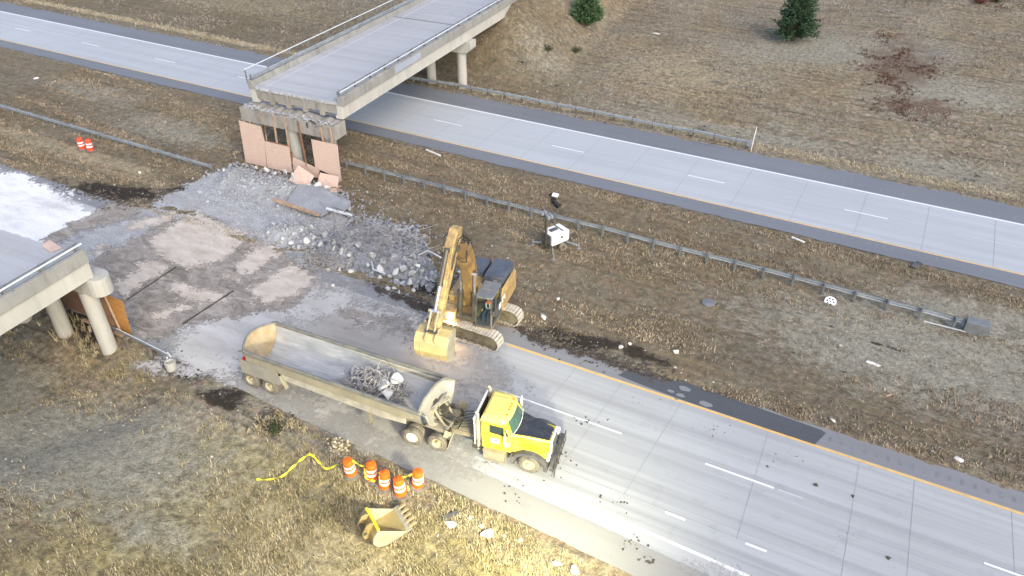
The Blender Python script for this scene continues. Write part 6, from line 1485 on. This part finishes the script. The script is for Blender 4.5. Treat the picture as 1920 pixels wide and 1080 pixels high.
def conifer(label, x, y, h, w, mat, seed, nb=34):
    rs = np.random.RandomState(seed); z0 = hz(x, y)-.1; t_ = thing('pine_tree', label, 'tree', (x, y, z0), rs.uniform(0, 6), 'young pines on the hillside')
    mb = MB(); mb.tube([(0, 0, 0), (.03, 0, h*.4), (0, .03, h*.75), (0, 0, h*.98)], .1, 8, radii=[.05*h*.55, .035*h*.5, .02*h*.4, .008]); 
    V = []; F = []; n = 0
    levels = int(h*3.2)
    for i in range(levels):
        u = (i+.5)/levels; z = h*(.06+.92*u); r = w*.5*(1-u)**.95*(.72+.45*rs.rand())*(1.0 if u > .12 else .85)
        k = max(4, int(9*(1-u)+4)); a0 = rs.uniform(0, 6.28)
        for j in range(k):
            a = a0+j*2*math.pi/k+rs.normal()*.18; rr = r*rs.uniform(.7, 1.12); up = rr*(.28-.15*u)*rs.uniform(.4, 1.5); tip = Vector((rr*math.cos(a), rr*math.sin(a), z+up))
            base_ = Vector((0, 0, z-.05)); mb.tube([base_, base_.lerp(tip, .55)+Vector((0, 0, -.06)), tip], .02, 4, radii=[.03, .02, .008], cap=False)
            m = int(11+36*rr)
            for _ in range(m):
                s = rs.uniform(.25, 1.05); p = base_.lerp(tip, s)+Vector((rs.normal()*.10, rs.normal()*.10, rs.normal()*.09))*(.5+s*.8)
                d = Vector((math.cos(a)+rs.normal()*.55, math.sin(a)+rs.normal()*.55, .35+rs.normal()*.45)).normalized(); L = rs.uniform(.16, .34); sd = d.cross(Vector((rs.normal(), rs.normal(), rs.normal()))).normalized()*rs.uniform(.035, .07)
                V += [p-sd*.4, p+sd*.4, p+d*L*.6+sd, p+d*L, p+d*L*.6-sd]; F.append((n, n+1, n+2)); F.append((n, n+2, n+4)); F.append((n+4, n+2, n+3)); n += 5
    mb.build('trunk', M['bark'], t_, smooth=50)
    mesh_np('crown', np.array([tuple(v) for v in V]), np.array(F), mat, t_)
    return t_
a = Gt(1099, 68); conifer('smaller light green pine on the slope right of the overpass', a.x, a.y, 6.0, 3.7, M['needle_l'], 3)
a = Gt(1487, 77); conifer('larger dark green pine at the top edge, right of centre', a.x, a.y, 8.2, 5.0, M['needle'], 5)
def shrub(label, px, py, w, h, mat, seed, n=420, leaf=.10, group='small shrubs on the hillside'):
    rs = np.random.RandomState(seed); q = Gt(px, py); t_ = thing('shrub', label, 'shrub', (q.x, q.y, hz(q.x, q.y)-.03), 0, group)
    mb = MB(); V = []; F = []; k = 0
    for i in range(22):
        a = rs.uniform(0, 6.28); r = w*.5*math.sqrt(rs.rand()); tip = Vector((r*math.cos(a), r*math.sin(a), h*rs.uniform(.5, 1)*(1-.4*(2*r/w)**2))); mb.tube([(0, 0, 0), tip*.5+Vector((0, 0, .05)), tip], .02, 4, radii=[.022, .014, .006], cap=False)
        for _ in range(n//22):
            s = rs.uniform(.3, 1.05); p = tip*s+Vector((rs.normal(), rs.normal(), rs.normal()*.7))*.10; d = Vector((rs.normal(), rs.normal(), .3+rs.normal()*.6)).normalized()*leaf*rs.uniform(.6, 1.5); sd = d.orthogonal().normalized()*leaf*.3
            V += [p, p+d*.5+sd, p+d, p+d*.5-sd]; F += [(k, k+1, k+2), (k, k+2, k+3)]; k += 4
    mb.build('stem', M['twig'], t_); mesh_np('foliage', np.array([tuple(v) for v in V]), np.array(F), mat, t_)
shrub('dark leafless shrub just left of the small pine', 1040, 80, 2.2, .9, M['twig'], 1, leaf=.14)
shrub('grey green shrub below the small pine', 1080, 103, 1.5, .8, M['leaf_g'], 2)
shrub('low green shrub on the slope nearest the overpass columns', 1027, 130, 1.6, .7, M['leaf_g'], 3)
shrub('reddish shrub cut by the top edge at the right', 1838, 6, 3.0, 1.3, M['leaf_r'], 4, n=700, leaf=.16)
shrub('dark green shrub cut by the top edge right of the reddish one', 1868, 4, 2.0, 1.2, M['leaf_g'], 5, leaf=.16)
shrub('small dark weed beside the dirty road edge behind the trailer wheels', 520, 806, 1.0, .55, M['leaf_g'], 6, group='weeds at the road edge')
shrub('dry pale weed leaning over the shoulder left of the barrels', 634, 845, 1.1, .6, M['grass_pale'], 7, leaf=.2, group='weeds at the road edge')

# ------------------------------------------------------------------ things lying about
rs = np.random.RandomState(51)
def rock(px, py, s, label, name='rock', mat='rock_white', flat=.75, group=None, cat='rock', sx=1.0):
    q = Gt(px, py); v = chunk_shape(rs, ICO2_V, 10)*s*np.array([sx, 1, flat]); o = mesh_np(name, v, ICO2_F, M[mat]); o.location = (q.x, q.y, q.z+s*flat*.45); o.rotation_euler = (0, 0, rs.uniform(0, 6)); tag(o, label, cat, group); return o
rock(843, 985, .28, 'smooth white rock in the grass right of the spare bucket', group='pale rocks on the near verge')
rock(912, 1004, .36, 'largest white rock on the near verge, surrounded by small stones', group='pale rocks on the near verge')
rock(947, 1007, .14, 'small white stone just right of the largest white rock', group='pale rocks on the near verge')
rock(976, 1014, .14, 'flat pale stone near the bottom of the verge', group='pale rocks on the near verge')
rock(1043, 1058, .28, 'pale rock close to the bottom edge, left of the road edge', group='pale rocks on the near verge')
rock(1078, 1074, .34, 'bright rock cut by the bottom edge beside the road', group='pale rocks on the near verge')
rock(902, 989, .16, 'pale stone above the largest white rock', group='pale rocks on the near verge')
rock(881, 972, .13, 'small pale stone between spare bucket and road edge', group='pale rocks on the near verge')
rock(1046, 562, .20, 'pale round stone in the median right of the excavator', group='pale rocks in the median')
rock(625, 537, .22, 'single pale stone on the clean pavement below the rubble', group='pale rocks in the median')
rock(263, 325, .28, 'pale boulder beside the black dirt at left', group='pale rocks in the median')
rock(1232, 64, .30, 'white scrap lying on the hillside between the two pines', name='white_scrap', cat='scrap', group='white litter', flat=.35, sx=1.8)
rock(1634, 681, .34, 'long white rag lying in the lower right of the median', name='white_rag', cat='rag', group='white litter', flat=.25, sx=1.5)
rock(1646, 685, .22, 'small end of white rag beside the long one', name='white_rag', cat='rag', group='white litter', flat=.25, sx=1.6)
rock(1665, 742, .18, 'pinkish scrap of wood in the lower right median', name='wood_scrap', mat='stud', cat='scrap', flat=.3, sx=2)
rock(1797, 862, .22, 'white scrap on the grass edge at right', name='white_scrap', cat='scrap', group='white litter', flat=.35, sx=1.6)
rock(1562, 790, .22, 'white scrap at the edge of the wet shoulder', name='white_scrap', cat='scrap', group='white litter', flat=.4, sx=1.4)
rock(68, 147, .30, 'pale scrap beside the far carriageway at left', name='white_scrap', cat='scrap', group='white litter', flat=.3, sx=1.8)
rock(1164, 653, .18, 'white stone on the muddy edge right of the excavator', group='pale rocks in the median')
rock(1181, 646, .13, 'small white stone above the muddy edge', group='pale rocks in the median')
rock(1268, 660, .2, 'pale stone in the grass above the wet shoulder', group='pale rocks in the median')
rock(1020, 598, .26, 'pale broken lump behind the far track of the excavator', group='pale rocks in the median', sx=1.6)
# covers and plates in the median
q = G(1329, 563); mb = MB(); mb.lathe([(0, .0), (.42, .0), (.42, .05), (.38, .06), (0, .06)], 24); o = mb.build('drain_cover', M['roof_grey'], None, smooth=30, loc=(q.x, q.y, hz(q.x, q.y)+.02)); tag(o, 'flat grey round drain cover in the median grass', 'drain cover')
q = G(1558, 562); t_ = thing('perforated_disc', 'white disc with dark holes standing in the median near the guardrail', 'disc', (q.x, q.y, hz(q.x, q.y)+.05), 0); t_.rotation_euler = (R(28), 0, 0)
mb = MB(); mb.lathe([(0, 0), (.36, 0), (.36, .05), (0, .05)], 24); mb.build('plate', M['white_plastic'], t_, smooth=30)
mb = MB()
for k in range(6): mb.lathe([(0, .052), (.06, .052)], 10, (.2*math.cos(k), .2*math.sin(k), 0))
mb.lathe([(0, .052), (.05, .052)], 10); mb.build('hole', M['black_scrap'], t_, fix=False)
mb = MB(); mb.bar(grd(799, 283, .08), grd(826, 294, .08), .14, .08); tag(mb.build('white_stake', M['white_steel'], None), 'white stake lying in the grass beside the far carriageway', 'stake')
mb = MB(); mb.bar(grd(1484, 447, .05), grd(1508, 456, .05), .16, .06); tag(mb.build('pale_board', M['white_steel'], None), 'pale narrow board lying in the median at right', 'board')
mb = MB(); mb.bar(grd(829, 975, .10), grd(860, 963, .14), .16, .08); tag(mb.build('dark_beam', M['dark_plastic'], None), 'short dark beam in the grass above the white rock', 'beam')

# black and white scrap beyond the guardrail
t_ = thing('scrap_heap', 'black and white heap of scrap lying beyond the median guardrail', 'scrap', (0, 0, 0))
mb = MB(); 
for (px, py, s) in ((1033, 365, .22), (1037, 373, .25), (1041, 378, .28), (1047, 385, .3), (1044, 382, .24)):
    q = G(px, py); v = chunk_shape(rs, ICO2_V, 8)*s; mb.add([tuple(np.array(p)+np.array([q.x, q.y, hz(q.x, q.y)+s*.5])) for p in v], [tuple(int(i) for i in f) for f in ICO2_F])
mb.build('black_part', M['black_scrap'], t_)
q = G(1041, 371); mb = MB(); mb.box((q.x, q.y, hz(q.x, q.y)+.42), (.5, .35, .12), M=Matrix.Rotation(.4, 3, 'X')); mb.build('white_part', M['white_plastic'], t_, bev=.03)
mb = MB(); mb.bar(grd(1711, 505, .12), grd(1722, 499, .3), .4, .06); tag(mb.build('dark_scrap', M['dark_plastic'], None), 'small dark scrap near the far shoulder at right', 'scrap')
